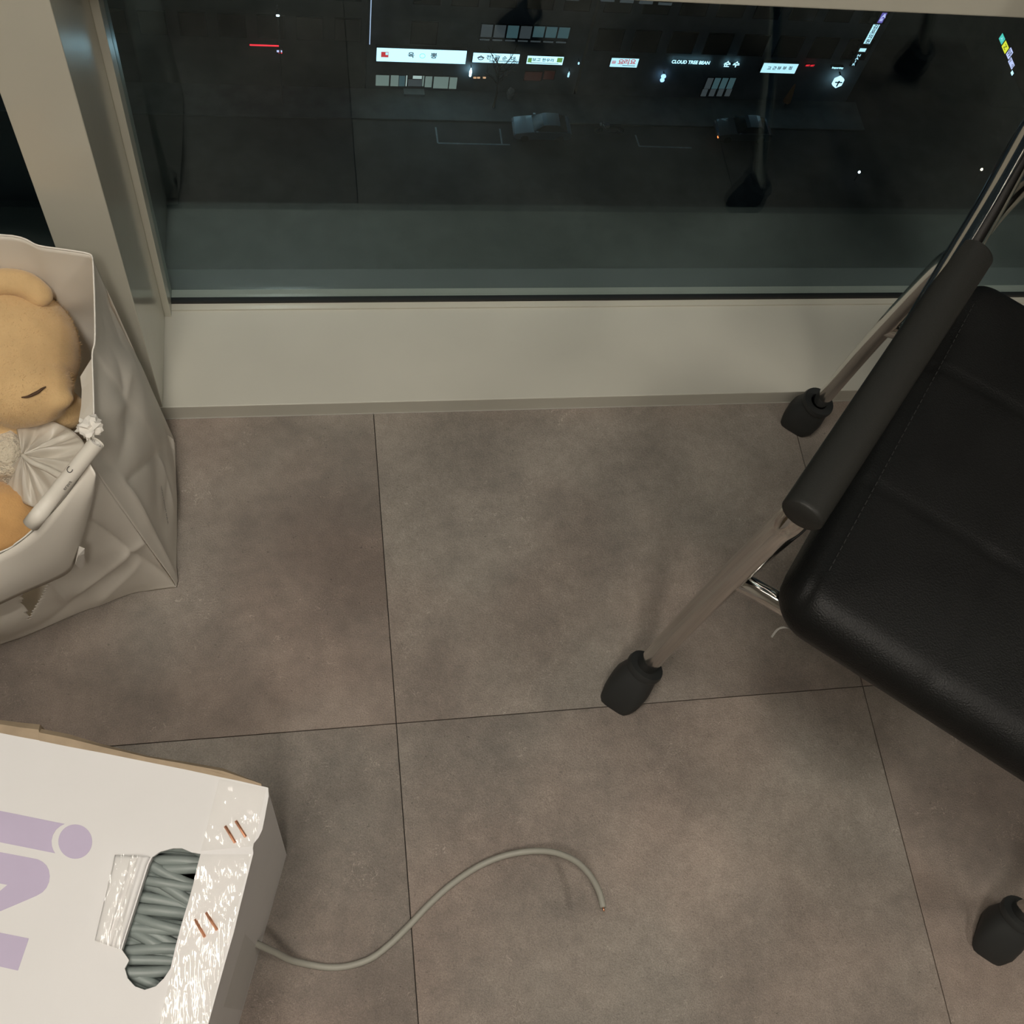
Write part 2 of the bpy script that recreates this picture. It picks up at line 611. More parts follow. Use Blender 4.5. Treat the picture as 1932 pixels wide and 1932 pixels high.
def pad(bm, y0, y1, x0, x1, rc, zm, rt, rb, dome, grooves, nx=84, ny=92):
    """Upholstered cushion with rounded corners, rolled edges and stitched grooves."""
    def spread(n):
        out = []
        for i in range(n + 1):
            t = i / n
            s = 0.5 - 0.5 * math.cos(math.pi * t)
            out.append(0.55 * s + 0.45 * t)
        return out
    su, sv = spread(nx), spread(ny)

    def sdf(x, y):
        cx, cy, hx, hy = (x0 + x1) / 2, (y0 + y1) / 2, (x1 - x0) / 2 - rc, (y1 - y0) / 2 - rc
        qx, qy = abs(x - cx) - hx, abs(y - cy) - hy
        o = math.hypot(max(qx, 0), max(qy, 0)) + min(max(qx, qy), 0) - rc
        return max(-o, 0.0)
    top, bot = [], []
    for i, s in enumerate(su):
        x = x0 + (x1 - x0) * s
        e = min(x - x0, x1 - x)
        cut = 0.0 if e >= rc else rc - math.sqrt(max(rc * rc - (rc - e) ** 2, 0))
        ra, rbk = [], []
        for j, t in enumerate(sv):
            y = (y0 + cut) + (y1 - y0 - 2 * cut) * t
            d = sdf(x, y)
            if d < rt:
                h = rt * math.sqrt(max(1 - (1 - d / rt) ** 2, 0))
            else:
                h = rt
            dm = min(d / 0.12, 1.0)
            h += dome * (1 - (1 - dm) ** 2)
            for gr in grooves:
                k, lo, hi, pos = gr
                q, along = (x, y) if k == 'x' else (y, x)
                if lo <= along <= hi:
                    h -= 0.0024 * math.exp(-((q - pos) / 0.0026) ** 2) + 0.0006 * math.exp(-((q - pos) / 0.014) ** 2)
            hb = rb * math.sqrt(max(1 - (1 - min(d, rb) / rb) ** 2, 0))
            edge = i in (0, nx) or j in (0, ny)
            ra.append(bm.verts.new((x, y, zm if edge else zm + h)))
            rbk.append(ra[-1] if edge else bm.verts.new((x, y, zm - hb)))
        top.append(ra)
        bot.append(rbk)
    for i in range(nx):
        for j in range(ny):
            bm.faces.new((top[i][j], top[i + 1][j], top[i + 1][j + 1], top[i][j + 1]))
            bm.faces.new((bot[i][j], bot[i][j + 1], bot[i + 1][j + 1], bot[i + 1][j]))
    bmesh.ops.remove_doubles(bm, verts=bm.verts, dist=1e-6)
    return bm


SX0, SX1, SY0, SY1 = 0.035, 0.465, -0.033, 0.428
seat = obj('seat', pad(nb(), SY0, SY1, SX0, SX1, 0.042, 0.428, 0.030, 0.026, 0.006,
                       [('y', SX0, SX1, 0.122), ('y', SX0, SX1, 0.280), ('x', -0.1, 0.122, 0.180), ('x', -0.1, 0.122, 0.320),
                        ('x', -0.1, 0.5, SX0 + 0.021), ('x', -0.1, 0.5, SX1 - 0.021)]), M_leather, chair, True, True)
# stitched thread along the border seams
for sx in (SX0 + 0.0255, SX1 - 0.0255):
    bm = nb()
    n_st = 46
    for k in range(n_st):
        y = SY0 + 0.05 + (SY1 - SY0 - 0.1) * k / n_st
        box(bm, sx - 0.0004, y, 0.4595, sx + 0.0004, y + 0.005, 0.4603)
    o = obj('stitching', bm, M_stitch, seat, False, True)
    o['kind'] = 'stuff'
# lining below and a loose thread of it at the corner
obj('lining', boxm(SX0 + 0.03, SY0 + 0.03, 0.392, SX1 - 0.03, SY1 - 0.03, 0.404, bevel=0.003), M_cloth, chair, False, True)
M_lthread = mat('loose_thread', (0.25, 0.24, 0.22), 0.6)
lt_pts = []
for (u_, v_, z_) in ((1500, 1190, 0.408), (1484, 1184, 0.404), (1472, 1185, 0.402), (1464, 1191, 0.400), (1456, 1202, 0.396)):
    lt_pts.append(Matrix.Rotation(-CH_A, 3, 'Z') @ (px(u_, v_, z=z_) - CH_O))
obj('loose_thread', tube(nb(), catmull(lt_pts, 5), 0.0010, 6), M_lthread, chair, False, True)

for mir in (0, 1):
    def mx_(p):
        return Vector((0.5 - p[0], p[1], p[2])) if mir else Vector(p)
    # front leg with the arm tube it bends into
    fp = catmull([mx_(p) for p in ((-0.004, 0.024, 0.030), (-0.003, 0.026, 0.12), (0.0, 0.024, 0.27), (0.0, 0.000, 0.42), (0.0, -0.022, 0.53), (0.001, -0.026, 0.566),
                                   (0.001, -0.012, 0.588), (0.002, 0.030, 0.597), (0.006, 0.12, 0.598), (0.007, 0.24, 0.600), (0.008, 0.33, 0.602), (0.007, 0.43, 0.606), (0.010, 0.485, 0.628),
                                   (0.016, 0.520, 0.70), (0.022, 0.545, 0.82), (0.03, 0.575, 0.99))], 10)
    front_leg = obj('leg', tube(nb(), fp, 0.0128, 20), M_chrome, chair, True, True)
    rp = catmull([mx_(p) for p in ((0.008, 0.512, 0.030), (0.010, 0.497, 0.07), (0.009, 0.46, 0.18), (0.008, 0.42, 0.30), (0.006, 0.345, 0.46), (0.005, 0.295, 0.555), (0.006, 0.268, 0.590))], 10)
    rear_leg = obj('leg', tube(nb(), rp, 0.0105, 20), M_chrome, chair, True, True)
    # second tube from under the arm into the back frame
    bp = catmull([mx_(p) for p in ((0.014, 0.315, 0.590), (0.020, 0.36, 0.586), (0.032, 0.42, 0.575), (0.055, 0.47, 0.56), (0.09, 0.50, 0.60))], 8)
    obj('brace', tube(nb(), bp, 0.0085, 14), M_chrome, chair, True, True)
    bp = catmull([mx_(p) for p in ((0.006, 0.012, 0.340), (0.010, 0.020, 0.40), (0.016, 0.035, 0.47), (0.010, 0.02, 0.54), (0.004, 0.0, 0.58))], 6)
    obj('brace', tube(nb(), bp, 0.005, 12), M_chrome, chair, True, True)
    # seat bearer from the leg to the seat
    cb = catmull([mx_(p) for p in ((0.004, 0.010, 0.372), (0.03, 0.006, 0.385), (0.075, 0.004, 0.392))], 6)
    obj('seat_bearer', tube(nb(), cb, 0.0095, 16), M_chrome, chair, True, True)
    cb = catmull([mx_(p) for p in ((0.006, 0.40, 0.345), (0.04, 0.385, 0.37), (0.08, 0.37, 0.392))], 6)
    obj('seat_bearer', tube(nb(), cb, 0.0095, 16), M_chrome, chair, True, True)

    # rubber boots
    for (leg_o, c0, c1, sgn) in ((front_leg, (-0.009, -0.006, 0.0), (-0.004, 0.024, 0.054), 1), (rear_leg, (0.001, 0.496, 0.0), (0.009, 0.502, 0.056), 1)):
        c0, c1 = mx_(c0), mx_(c1)
        rings = []
        prof = [(0.0, 0.0185, 0.0195, 5.0), (0.06, 0.0200, 0.0210, 4.5), (0.22, 0.0225, 0.0225, 4.0), (0.45, 0.0230, 0.0218, 3.2), (0.68, 0.0205, 0.0200, 2.6), (0.85, 0.0180, 0.0180, 2.1),
                (0.86, 0.0202, 0.0202, 2.0), (0.93, 0.0208, 0.0208, 2.0), (1.0, 0.0198, 0.0198, 2.0), (1.0, 0.0132, 0.0132, 2.0), (0.99, 0.0108, 0.0112, 2.0), (0.90, 0.0100, 0.0100, 2.0)]
        ax = (c1 - c0)
        tilt = ax.normalized()
        for (t, rx, ry, ex) in prof:
            cc = c0 + ax * t
            blend = min(1.0, t * 1.4)
            nrm = (Vector((0, 0, 1)) * (1 - blend) + tilt * blend).normalized()
            e1 = Vector((1, 0, 0)) - nrm * nrm.x
            e1.normalize()
            e2 = nrm.cross(e1)
            rg = []
            for k in range(28):
                th = 2 * math.pi * k / 28
                cs, sn = math.cos(th), math.sin(th)
                rr = (abs(cs) ** ex + abs(sn) ** ex) ** (-1 / ex)
                rg.append(cc + e1 * (cs * rr * rx * 1.13) + e2 * (sn * rr * ry * 1.13))
            rings.append(rg)
        bm = nb()
        loft(bm, rings, True, False)
        o = obj('foot', bm, M_rubber, leg_o, True, True)
        smooth_angle(o, 50)
    # armrest sleeve
    n = 26
    ap = []
    for k in range(n + 1):
        t = k / n
        ap.append(mx_((-0.000 + 0.016 * t, -0.050 + 0.322 * t, 0.604 + 0.004 * math.sin(math.pi * t))))

    def ar(t):
        L = 0.322
        d = min(t, 1 - t) * L
        r0 = 0.016
        return 0.0158 if d >= r0 else max(0.0158 * math.sqrt(max(1 - ((r0 - d) / r0) ** 2, 0)), 0.004)
    ap2 = [ap[0].lerp(ap[-1], q) for q in [0, .004, .01, .018, .028, .04, .052] + [0.07 + 0.86 * k / 20 for k in range(21)] + [.948, .96, .972, .982, .99, .996, 1]]
    am = obj('armrest', tube(nb(), ap2, ar, 28, flat=(1.05, 0.86)), M_foam, chair, True, True)

# backrest (just outside the picture) with its frame bar
bk = pad(nb(), 0.0, 0.40, 0.05, 0.45, 0.05, 0.0, 0.026, 0.02, 0.004, [('y', 0.05, 0.45, 0.13), ('y', 0.05, 0.45, 0.27)], 50, 50)
bmesh.ops.transform(bk, matrix=Matrix.Translation((0, 0.505, 0.60)) @ Matrix.Rotation(math.radians(78), 4, 'X'), verts=bk.verts)
obj('backrest', bk, M_leather, chair, True, True)
obj('back_bar', tube(nb(), catmull([(0.016, 0.53, 0.72), (0.1, 0.552, 0.73), (0.25, 0.56, 0.735), (0.4, 0.552, 0.73), (0.484, 0.53, 0.72)], 6), 0.009, 14), M_chrome, chair, True, True)
obj('cross_bar', tube(nb(), [Vector((0.06, 0.10, 0.388)), Vector((0.25, 0.10, 0.388)), Vector((0.44, 0.10, 0.388))], 0.0095, 14), M_chrome, chair, True, True)
obj('cross_bar', tube(nb(), [Vector((0.06, 0.32, 0.388)), Vector((0.25, 0.32, 0.388)), Vector((0.44, 0.32, 0.388))], 0.0095, 14), M_chrome, chair, True, True)

# ------------------------------------------------------------------ box of cable
BH = 0.37
BU = Vector((-0.309, -0.951, 0)).normalized()       # along the right side, towards the viewer
BV = Vector((-BU.y, BU.x, 0)) * -1                   # to the left
if BV.x > 0:
    BV = -BV
BC = px(505, 1487, z=BH)                             # far right top corner
LU, LV = 0.365, 0.375
BC0 = Vector((BC.x, BC.y, 0))
cbx = thing('cardboard_box', 'white cardboard box with purple print, torn hand hole and clear tape, lower left', 'box', BC0 + BU * LU / 2 + BV * LV / 2)


def bpt(u, v, z):
    return BC0 + BU * u + BV * v + Vector((0, 0, z))


def panel(p0, p1, z0, z1, th, inward):
    bm = nb()
    a, b = Vector(p0), Vector(p1)
    n_ = Vector(inward) * th
    vs = [bm.verts.new(Vector((q.x, q.y, zz)) + off) for q in (a, b) for zz in (z0, z1) for off in (Vector(), n_)]
    for f in ((0, 4, 6, 2), (1, 3, 7, 5), (0, 1, 5, 4), (2, 6, 7, 3), (0, 2, 3, 1), (4, 5, 7, 6)):
        bm.faces.new([vs[i] for i in f])
    return bm


CT = 0.004
obj('side_panel', panel(bpt(0, 0, 0), bpt(LU, 0, 0), 0, BH - 0.002, CT, BV), M_card, cbx)
obj('side_panel', panel(bpt(0, LV, 0), bpt(LU, LV, 0), 0, BH - 0.002, CT, -BV), M_card, cbx)
obj('side_panel', panel(bpt(LU, CT, 0), bpt(LU, LV - CT, 0), 0, BH - 0.002, CT, -BU), M_card, cbx)
obj('side_panel', panel(bpt(0, CT, 0), bpt(0, LV - CT, 0), 0, BH - 0.002, CT, BU), M_kraft, cbx)
obj('bottom_panel', panel(bpt(CT, CT, 0), bpt(LU - CT, CT, 0), 0.0005, 0.004, LV - 2 * CT, BV), M_inside, cbx)

HOLE = [(937, 905), (985, 872), (1065, 850), (1120, 850), (1180, 875), (1235, 885), (1215, 960), (1190, 1070), (1160, 1180), (1120, 1310), (1085, 1440),
        (1050, 1590), (1010, 1650), (960, 1700), (890, 1722), (830, 1700), (785, 1650), (768, 1590), (795, 1540), (750, 1475), (775, 1390), (830, 1220), (880, 1060), (915, 950)]
HOLE = [px(x / 3.264, 1340 + y / 3.264, z=BH) for x, y in HOLE]
REDGE = [(506, 1486), (507, 1502), (500, 1540), (495, 1565), (488, 1580), (479, 1591), (477, 1600), (478, 1610), (470, 1642), (462, 1674), (450, 1722), (441, 1760), (425, 1815), (412, 1862), (393, 1932)]
top_out = [px(x, y, z=BH) for x, y in REDGE]
top_out += [bpt(LU, 0, BH), bpt(LU, LV, BH), bpt(0, LV, BH)]
bm = nb()


def loop_edges(bm, pts):
    vs = [bm.verts.new(p) for p in pts]
    return [bm.edges.new((vs[k], vs[(k + 1) % len(vs)])) for k in range(len(vs))]


ee = loop_edges(bm, top_out) + loop_edges(bm, HOLE)
bmesh.ops.triangle_fill(bm, edges=ee, use_beauty=True, use_dissolve=False)
top_panel = solidify(obj('top_panel', bm, M_card, cbx), 0.003, -1.0)

# torn brown liner bulging out along the far edge
bm = nb()
outl = [(0, 1361), (40, 1366), (74, 1369), (76, 1377), (130, 1388), (190, 1406), (280, 1429), (350, 1440), (420, 1452), (492, 1481)]
inn = [(0, 1383), (40, 1391), (74, 1397), (76, 1398), (130, 1409), (190, 1420), (280, 1438), (350, 1452), (420, 1467), (494, 1482)]
rows = []
for (ou, ov), (iu, iv) in zip(outl, inn):
    a = px(iu, iv, z=BH - 0.001)
    b = px(ou, ov, z=BH - 0.006)
    mid = a.lerp(b, 0.6) + Vector((0, 0, 0.0035))
    low = Vector((b.x, b.y, BH - 0.05))
    low2 = a.lerp(b, 0.2)
    low2 = Vector((low2.x, low2.y, BH - 0.11))
    rows.append([a, mid, b, low, low2])
rows.insert(0, [p + BV * 0.14 for p in rows[0]])
loft(bm, rows, closed=False)
solidify(obj('torn_liner', bm, M_kraft, cbx), 0.0022, 0)
# layered torn edges on the liner
for k, (dz, sh) in enumerate(((0.004, 0.25), (0.0065, 0.5))):
    bm = nb()
    pts = []
    for (ou, ov), (iu, iv) in list(zip(outl, inn))[2 + k:]:
        a = px(iu, iv, z=BH)
        b = px(ou, ov, z=BH)
        q = a.lerp(b, sh)
        pts.append(Vector((q.x, q.y, BH - 0.001 + random.uniform(-0.001, 0.0008))))
    tube(bm, catmull(pts, 4), 0.0011, 5)
    obj('torn_edge', bm, M_kraft, cbx)

# folded hand-hole flap
fl_pts_in = [(937, 905), (915, 950), (880, 1060), (830, 1220), (775, 1390), (748, 1475)]
fl_pts_out = [(712, 893), (695, 980), (668, 1090), (640, 1200), (610, 1330), (590, 1418)]
bm = nb()
rows = []
for a_, b_ in zip(fl_pts_in, fl_pts_out):
    a = px(a_[0] / 3.264, 1340 + a_[1] / 3.264, z=BH)
    b = px(b_[0] / 3.264, 1340 + b_[1] / 3.264, z=BH)
    row = []
    for q in range(25):
        t = q / 24
        hgt = 0.0012 + 0.0028 * math.exp(-((t - 0.30) / 0.07) ** 2) + 0.0022 * math.exp(-((t - 0.48) / 0.05) ** 2) + 0.001 * math.exp(-((t - 0.12) / 0.05) ** 2)
        if t < 0.1:
            hgt -= 0.006 * (1 - t / 0.1)
        row.append(b.lerp(a, 1 - t) + Vector((0, 0, hgt if t < 0.97 else 0.0006)))
    rows.append(row)
fine = []
for r0, r1 in zip(rows, rows[1:]):
    for s in range(4):
        fine.append([p.lerp(q, s / 4) + Vector((0, 0, 0.0004 * noise.noise(Vector((p.x * 300 + s, p.y * 300, 1))))) for p, q in zip(r0, r1)])
fine.append(rows[-1])
loft(bm, fine, closed=False)
o = obj('hand_hole_flap', bm, M_card, cbx, True)
solidify(o, 0.0007, 1)


def tape_patch(name, corners, z, nu=40, nv=60, amp=0.0006, parent=cbx, sub=None):
    """Clear tape following the board, slightly puckered."""
    c = [px(x, y, z=z) for x, y in corners]
    bm = nb()

    def f(u, v):
        a = c[0].lerp(c[1], u)
        b = c[3].lerp(c[2], u)
        p = a.lerp(b, v)
        w = noise.noise(Vector((p.x * 55, p.y * 28, 3.1))) + 0.5 * noise.noise(Vector((p.x * 170, p.y * 90, 7.7)))
        return p + Vector((0, 0, 0.0007 + amp * abs(w)))
    grid(bm, f, nu, nv)
    return obj(name, bm, M_tape, parent, True)


tape_patch('tape_strip', [(414, 1470), (503, 1488), (478, 1597), (379, 1606)], BH)
tape_patch('tape_strip', [(378, 1612), (474, 1612), (392, 1930), (300, 1932)], BH + 0.0008, 40, 90)
tape_patch('tape_strip', [(216, 1612), (262, 1612), (226, 1792), (180, 1776)], BH + 0.0042, 20, 50)
# tape on the right hand side, where the cable comes out
bm = nb()
grid(bm, lambda u, v: bpt(0.10 + 0.06 * u, -0.0008 - 0.0005 * abs(noise.noise(Vector((u * 9, v * 12, 2)))), 0.02 + 0.20 * v), 24, 40)
obj('side_tape', bm, M_tape2, cbx, True)


# purple printed letters (cropped by the picture edge), laid on the board
def printed(pts):
    bm = nb()
    poly_prism(bm, [px(x * 0.18639, 1500 + y * 0.18634, z=BH + 0.0001) for x, y in pts], (0, 0, 1), 0.00025)
    return obj('printed_letter', bm, M_print, cbx)


arc = [(655, 293), (610, 315), (565, 355), (535, 405), (522, 460), (525, 515), (540, 560), (558, 590)]
printed([(-560, 48), (0, 160)] + arc + [(0, 478), (-560, 372)])
printed([(762 + 171 * math.cos(2 * math.pi * k / 40), 472 + 174 * math.sin(2 * math.pi * k / 40)) for k in range(40)])
printed([(-560, 470), (0, 578), (380, 650), (430, 675), (470, 712), (495, 760), (505, 820), (497, 880), (470, 940), (430, 985), (370, 1020), (220, 1085), (0, 1178), (-560, 1410),
         (-560, 1190), (0, 972), (75, 910), (0, 896), (-560, 790)])
printed([(-560, 1285), (0, 1393), (293, 1452), (182, 1778), (0, 1737), (-560, 1615)])

# copper staples
for (x0, y0, x1, y1) in ((425, 1559, 443, 1589), (445, 1549, 463, 1578), (368, 1735, 386, 1767), (389, 1722, 409, 1754)):
    a, b = px(x0, y0, z=BH + 0.0012), px(x1, y1, z=BH + 0.0012)
    d = (b - a).normalized()
    bm = nb()
    tube(bm, [a - d * 0.0002 + Vector((0, 0, -0.003)), a + Vector((0, 0, 0)), a.lerp(b, 0.5) + Vector((0, 0, 0.0004)), b, b + d * 0.0002 + Vector((0, 0, -0.003))], 0.0011, 8, flat=(1.0, 0.55))
    obj('staple', bm, M_copper, cbx)

# ------------------------------------------------------------------ the cable: coil in the box and its loose end on the floor
cab = thing('network_cable', 'grey round cable coiled in the white box, loose end curving over the floor', 'cable', px(486, 1782, z=0.06))
bm = nb()
hc = (HOLE[0] + HOLE[12]) / 2
for layer in range(3):
    for k in range(40):
        off = -0.112 + k * 0.0057 + random.uniform(-0.002, 0.002)
        z = BH - 0.0125 - layer * 0.006 + random.uniform(-0.003, 0.002)
        pts = []
        tilt = random.uniform(-0.26, 0.26)
        for s in range(9):
            t = -1 + 2 * s / 8
            p = hc + BU * (off + tilt * t * 0.05 + 0.002 * math.sin(t * 3 + k)) + BV * (t * 0.055)
            pts.append(Vector((p.x, p.y, z - 0.012 * t * t + 0.0012 * math.sin(5 * t + k * 1.7))))
        # keep strands inside the carton
        lo = Vector((pts[0] - BC0)).dot(BU)
        if not (0.012 < lo < LU - 0.012):
            continue
        pts = [q - BV * min(0, (q - BC0).dot(BV) - 0.012) for q in pts]
        tube(bm, catmull(pts, 3), 0.0040 + random.uniform(-0.0004, 0.0004), 9)
coil = obj('coil', bm, M_coil, cab, True)
coil['kind'] = 'stuff'
RC = 0.0036
tail_px = [(478, 1779, 0.062), (500, 1788, 0.052), (520, 1797, 0.040), (548, 1811, 0.020), (580, 1819, 0.008), (620, 1825, RC), (660, 1822, RC), (700, 1808, RC), (735, 1782, RC), (770, 1748, RC),
           (810, 1706, RC), (850, 1670, RC), (900, 1636, 0.005), (950, 1615, 0.008), (1000, 1606, 0.014), (1045, 1608, 0.024), (1085, 1624, 0.036), (1112, 1650, 0.046), (1130, 1682, 0.053), (1138, 1712, 0.056)]
tp = [px(u, v, z=z) for u, v, z in tail_px]
tp.insert(0, tp[0] + BV * 0.03 + Vector((0, 0, 0.004)))
tp = catmull(tp, 5)
obj('loose_end', tube(nb(), tp, RC, 12), M_cable, cab, True)
obj('copper_core', tube(nb(), [tp[-1], tp[-1] + (tp[-1] - tp[-2]).normalized() * 0.004], 0.0011, 8), M_copper, cab, True)

# ------------------------------------------------------------------ paper bag with the plush toy
def proj(p):
    q = ROT.transposed() @ (Vector(p) - Vector((0, 0, CAMH)))
    return 966 + FPX * q.x / -q.z, 966 - FPX * q.y / -q.z


def px_plane(u, v, p0, n):
    d = ray(u, v)
    o = Vector((0, 0, CAMH))
    return o + d * ((Vector(p0) - o).dot(n) / d.dot(n))


def inside(poly, x, y):
    c = False
    for (x0, y0), (x1, y1) in zip(poly, poly[1:] + poly[:1]):
        if (y0 > y) != (y1 > y) and x < (x1 - x0) * (y - y0) / (y1 - y0) + x0:
            c = not c
    return c


def along(pts, t):
    """Point at fraction t along a polyline (by length)."""
    L = [0.0]
    for a, b in zip(pts, pts[1:]):
        L.append(L[-1] + (b - a).length)
    s = t * L[-1]
    for k in range(len(pts) - 1):
        if s <= L[k + 1] or k == len(pts) - 2:
            return pts[k].lerp(pts[k + 1], (s - L[k]) / max(L[k + 1] - L[k], 1e-9))


def crumple(p, n_, amp=1.0):
    a = abs(noise.noise(Vector((p.x * 9, p.y * 9, p.z * 9 + 4))))
    b = noise.noise(Vector((p.x * 21 + 5, p.y * 21, p.z * 21)))
    return p + n_ * amp * (0.010 * a - 0.004 + 0.002 * b)


bag = thing('paper_bag', 'white paper shopping bag with a torn front, holding a tan plush toy', 'bag', (-0.33, 0.58, 0))
FRb, BRb, BLb, FLb = px(332, 1108, z=0.001), px(328, 828, z=0.001), Vector((-0.52, 0.722, 0.001)), Vector((-0.475, 0.415, 0.001))
front_base = catmull([FRb, px(285, 1114, z=0.001), px(240, 1122, z=0.001), px(150, 1156, z=0.001), px(60, 1195, z=0.001), px(0, 1216, z=0.001), FLb], 6)
front_rim = catmull([px(166, 868, z=0.352), px(150, 897, z=0.342), px(110, 950, z=0.322), px(60, 1001, z=0.302), px(30, 1025, z=0.293), px(0, 1042, z=0.285), Vector((-0.38, 0.405, 0.27)), Vector((-0.47, 0.405, 0.27))], 6)
right_rim = catmull([px(166, 868, z=0.352), px(176, 800, z=0.362), px(176, 740, z=0.368), px(174, 670, z=0.370), px(179, 640, z=0.372), px(178, 560, z=0.378), px(175, 488, z=0.382)], 6)
right_base = [FRb, px(334, 1010, z=0.001), px(333, 930, z=0.001), BRb]
back_rim = catmull([px(175, 488, z=0.382), px(165, 478, z=0.383), px(110, 469, z=0.386), px(72, 463, z=0.388), px(0, 443, z=0.395), Vector((-0.40, 0.71, 0.395)), Vector((-0.52, 0.705, 0.385))], 6)
back_base = [BRb, BLb]
left_rim = [Vector((-0.47, 0.405, 0.27)), Vector((-0.50, 0.56, 0.33)), Vector((-0.52, 0.705, 0.385))]
left_base = [FLb, BLb]

TORN = [(18, 1108), (55, 1092), (90, 1076), (89, 1105), (80, 1125), (66, 1145), (55, 1167), (50, 1150), (40, 1135), (44, 1127), (36, 1117)]


def bag_panel(name, base, rim, n_out, nu, nv, bulge, hole=None, folds=()):
    bm = nb()
    n_out = Vector(n_out).normalized()

    def f(u, v):
        a, b = along(base, u), along(rim, u)
        p = a.lerp(b, v)
        w = math.sin(math.pi * u) * math.sin(math.pi * min(v * 1.05, 1))
        p = p + n_out * bulge * w
        e = min(u, 1 - u, v, 1 - v)
        p = crumple(p, n_out, min(e / 0.12, 1.0))
        if folds and v > 0.001:
            uu, vv = proj(p)
            for (x0, y0, x1, y1, h, wd) in folds:
                dx, dy = x1 - x0, y1 - y0
                L = math.hypot(dx, dy)
                s = ((uu - x0) * dx + (vv - y0) * dy) / (L * L)
                dist = ((uu - x0) * dy - (vv - y0) * dx) / L
                if -0.15 < s < 1.15:
                    k = min(1.0, (s + 0.15) / 0.3, (1.15 - s) / 0.3)
                    p = p + n_out * (h * k * math.exp(-abs(dist) / wd))
        return p
    grid(bm, f, nu, nv)
    if hole:
        kill = [fc for fc in bm.faces if inside(hole, *proj(fc.calc_center_median()))]
        bmesh.ops.delete(bm, geom=kill, context='FACES')
    o = obj(name, bm, M_paper, bag, True)
    solidify(o, 0.0006, 0)
    return o


bag_panel('front_panel', front_base, front_rim, (0.28, -0.95, 0.1), 110, 90, 0.004, TORN,
          [(270, 1022, 130, 1125, 0.006, 10), (330, 1100, 170, 985, -0.005, 9), (92, 1090, 125, 1130, 0.004, 8), (265, 1060, 180, 1140, 0.004, 14)])
right_panel = bag_panel('right_panel', right_base, right_rim, (1, 0, 0), 80, 80, 0.012, None,
          [(237, 915, 332, 1100, 0.006, 8), (240, 910, 305, 850, -0.004, 12), (245, 690, 225, 780, 0.004, 14), (205, 560, 240, 660, -0.004, 16), (300, 860, 325, 960, 0.003, 6)])
bag_panel('back_panel', back_base, back_rim, (0, 1, 0), 70, 50, -0.003)
bag_panel('left_panel', left_base, left_rim, (-1, 0, 0), 30, 40, 0.01)
bm = nb()
bm.faces.new([bm.verts.new(p + Vector((0, 0, 0.001))) for p in front_base + [BLb, BRb]])
solidify(obj('bottom_panel', bm, M_paper, bag), 0.0008, 0)
# bottom fold standing out at the rear corner
bm = nb()
loft(bm, [[px(313, 818, z=0.045), px(318, 840, z=0.03), px(322, 880, z=0.02)], [px(327, 829, z=0.03), px(329, 850, z=0.016), px(330, 890, z=0.01)], [px(330, 836, z=0.012), px(331, 860, z=0.004), px(332, 905, z=0.002)]], closed=False)
solidify(obj('corner_fold', bm, M_paper, bag), 0.0006, 0)

# torn outer sheet hanging from the front rim
pn = (Vector((-0.209, 0.487, 0.34)) - FRb).cross(Vector((-0.29, 0.439, 0.285)) - FRb).normalized()
if pn.y > 0:
    pn = -pn
flap_top = [px(166, 868, z=0.353), px(150, 897, z=0.343), px(130, 925, z=0.333), px(110, 950, z=0.323), px(85, 977, z=0.312), px(60, 1001, z=0.303), px(30, 1025, z=0.294), px(0, 1042, z=0.286), px(-40, 1062, z=0.28)]
flap_low = [(169, 880), (168, 915), (160, 950), (150, 992), (133, 1045), (120, 1066), (90, 1082), (35, 1105), (-40, 1140)]
flap_low = [px_plane(u, v, FRb, pn) + pn * 0.008 for u, v in flap_low]
bm = nb()
rows = []
for a, b in zip(flap_top, flap_low):
    rows.append([a.lerp(b, k / 8) + pn * (0.002 + 0.006 * math.sin(math.pi * k / 8)) for k in range(9)])
rows = [list(r) for r in zip(*[catmull(list(c), 4) for c in zip(*rows)])]
loft(bm, rows, closed=False)
solidify(obj('torn_flap', bm, M_paper, bag, True), 0.0007, 0)
bm = nb()
scrap = [(137, 1011), (145, 1012), (144, 1022), (147, 1035), (148, 1052), (143, 1060), (136, 1052), (128, 1042), (132, 1025)]
poly_prism(bm, [px_plane(u, v, FRb, pn) + pn * (0.013 + 0.003 * math.sin(k)) for k, (u, v) in enumerate(scrap)], pn, 0.0005)
obj('paper_scrap', bm, M_paperw, bag)
# strip folded inside the right rim
bm = nb()
loft(bm, [[px(173, 677, z=0.369), px(152, 711, z=0.352)], [px(177, 715, z=0.367), px(155, 735, z=0.35)], [px(177, 750, z=0.366), px(154, 765, z=0.35)], [px(174, 786, z=0.362), px(149, 795, z=0.348)]], closed=False)
solidify(obj('inner_strip', bm, M_paper, bag), 0.0008, 0)
# thickened white rim edge
for nm, crv in (('rim_edge', right_rim), ('rim_edge', back_rim), ('rim_edge', front_rim)):
    obj(nm, tube(nb(), crv, 0.00085, 6), M_paperw, bag, True)
# small print on the lower right side
bpy.context.view_layer.update()


def hit_on(o, u, v):
    iv = o.matrix_world.inverted()
    ok, loc, nrm, _ = o.evaluated_get(bpy.context.evaluated_depsgraph_get()).ray_cast(iv @ Vector((0, 0, CAMH)), iv.to_3x3() @ ray(u, v).normalized())
    return (o.matrix_world @ loc, nrm) if ok else (px(u, v, z=0.06), Vector((1, 0, 0)))


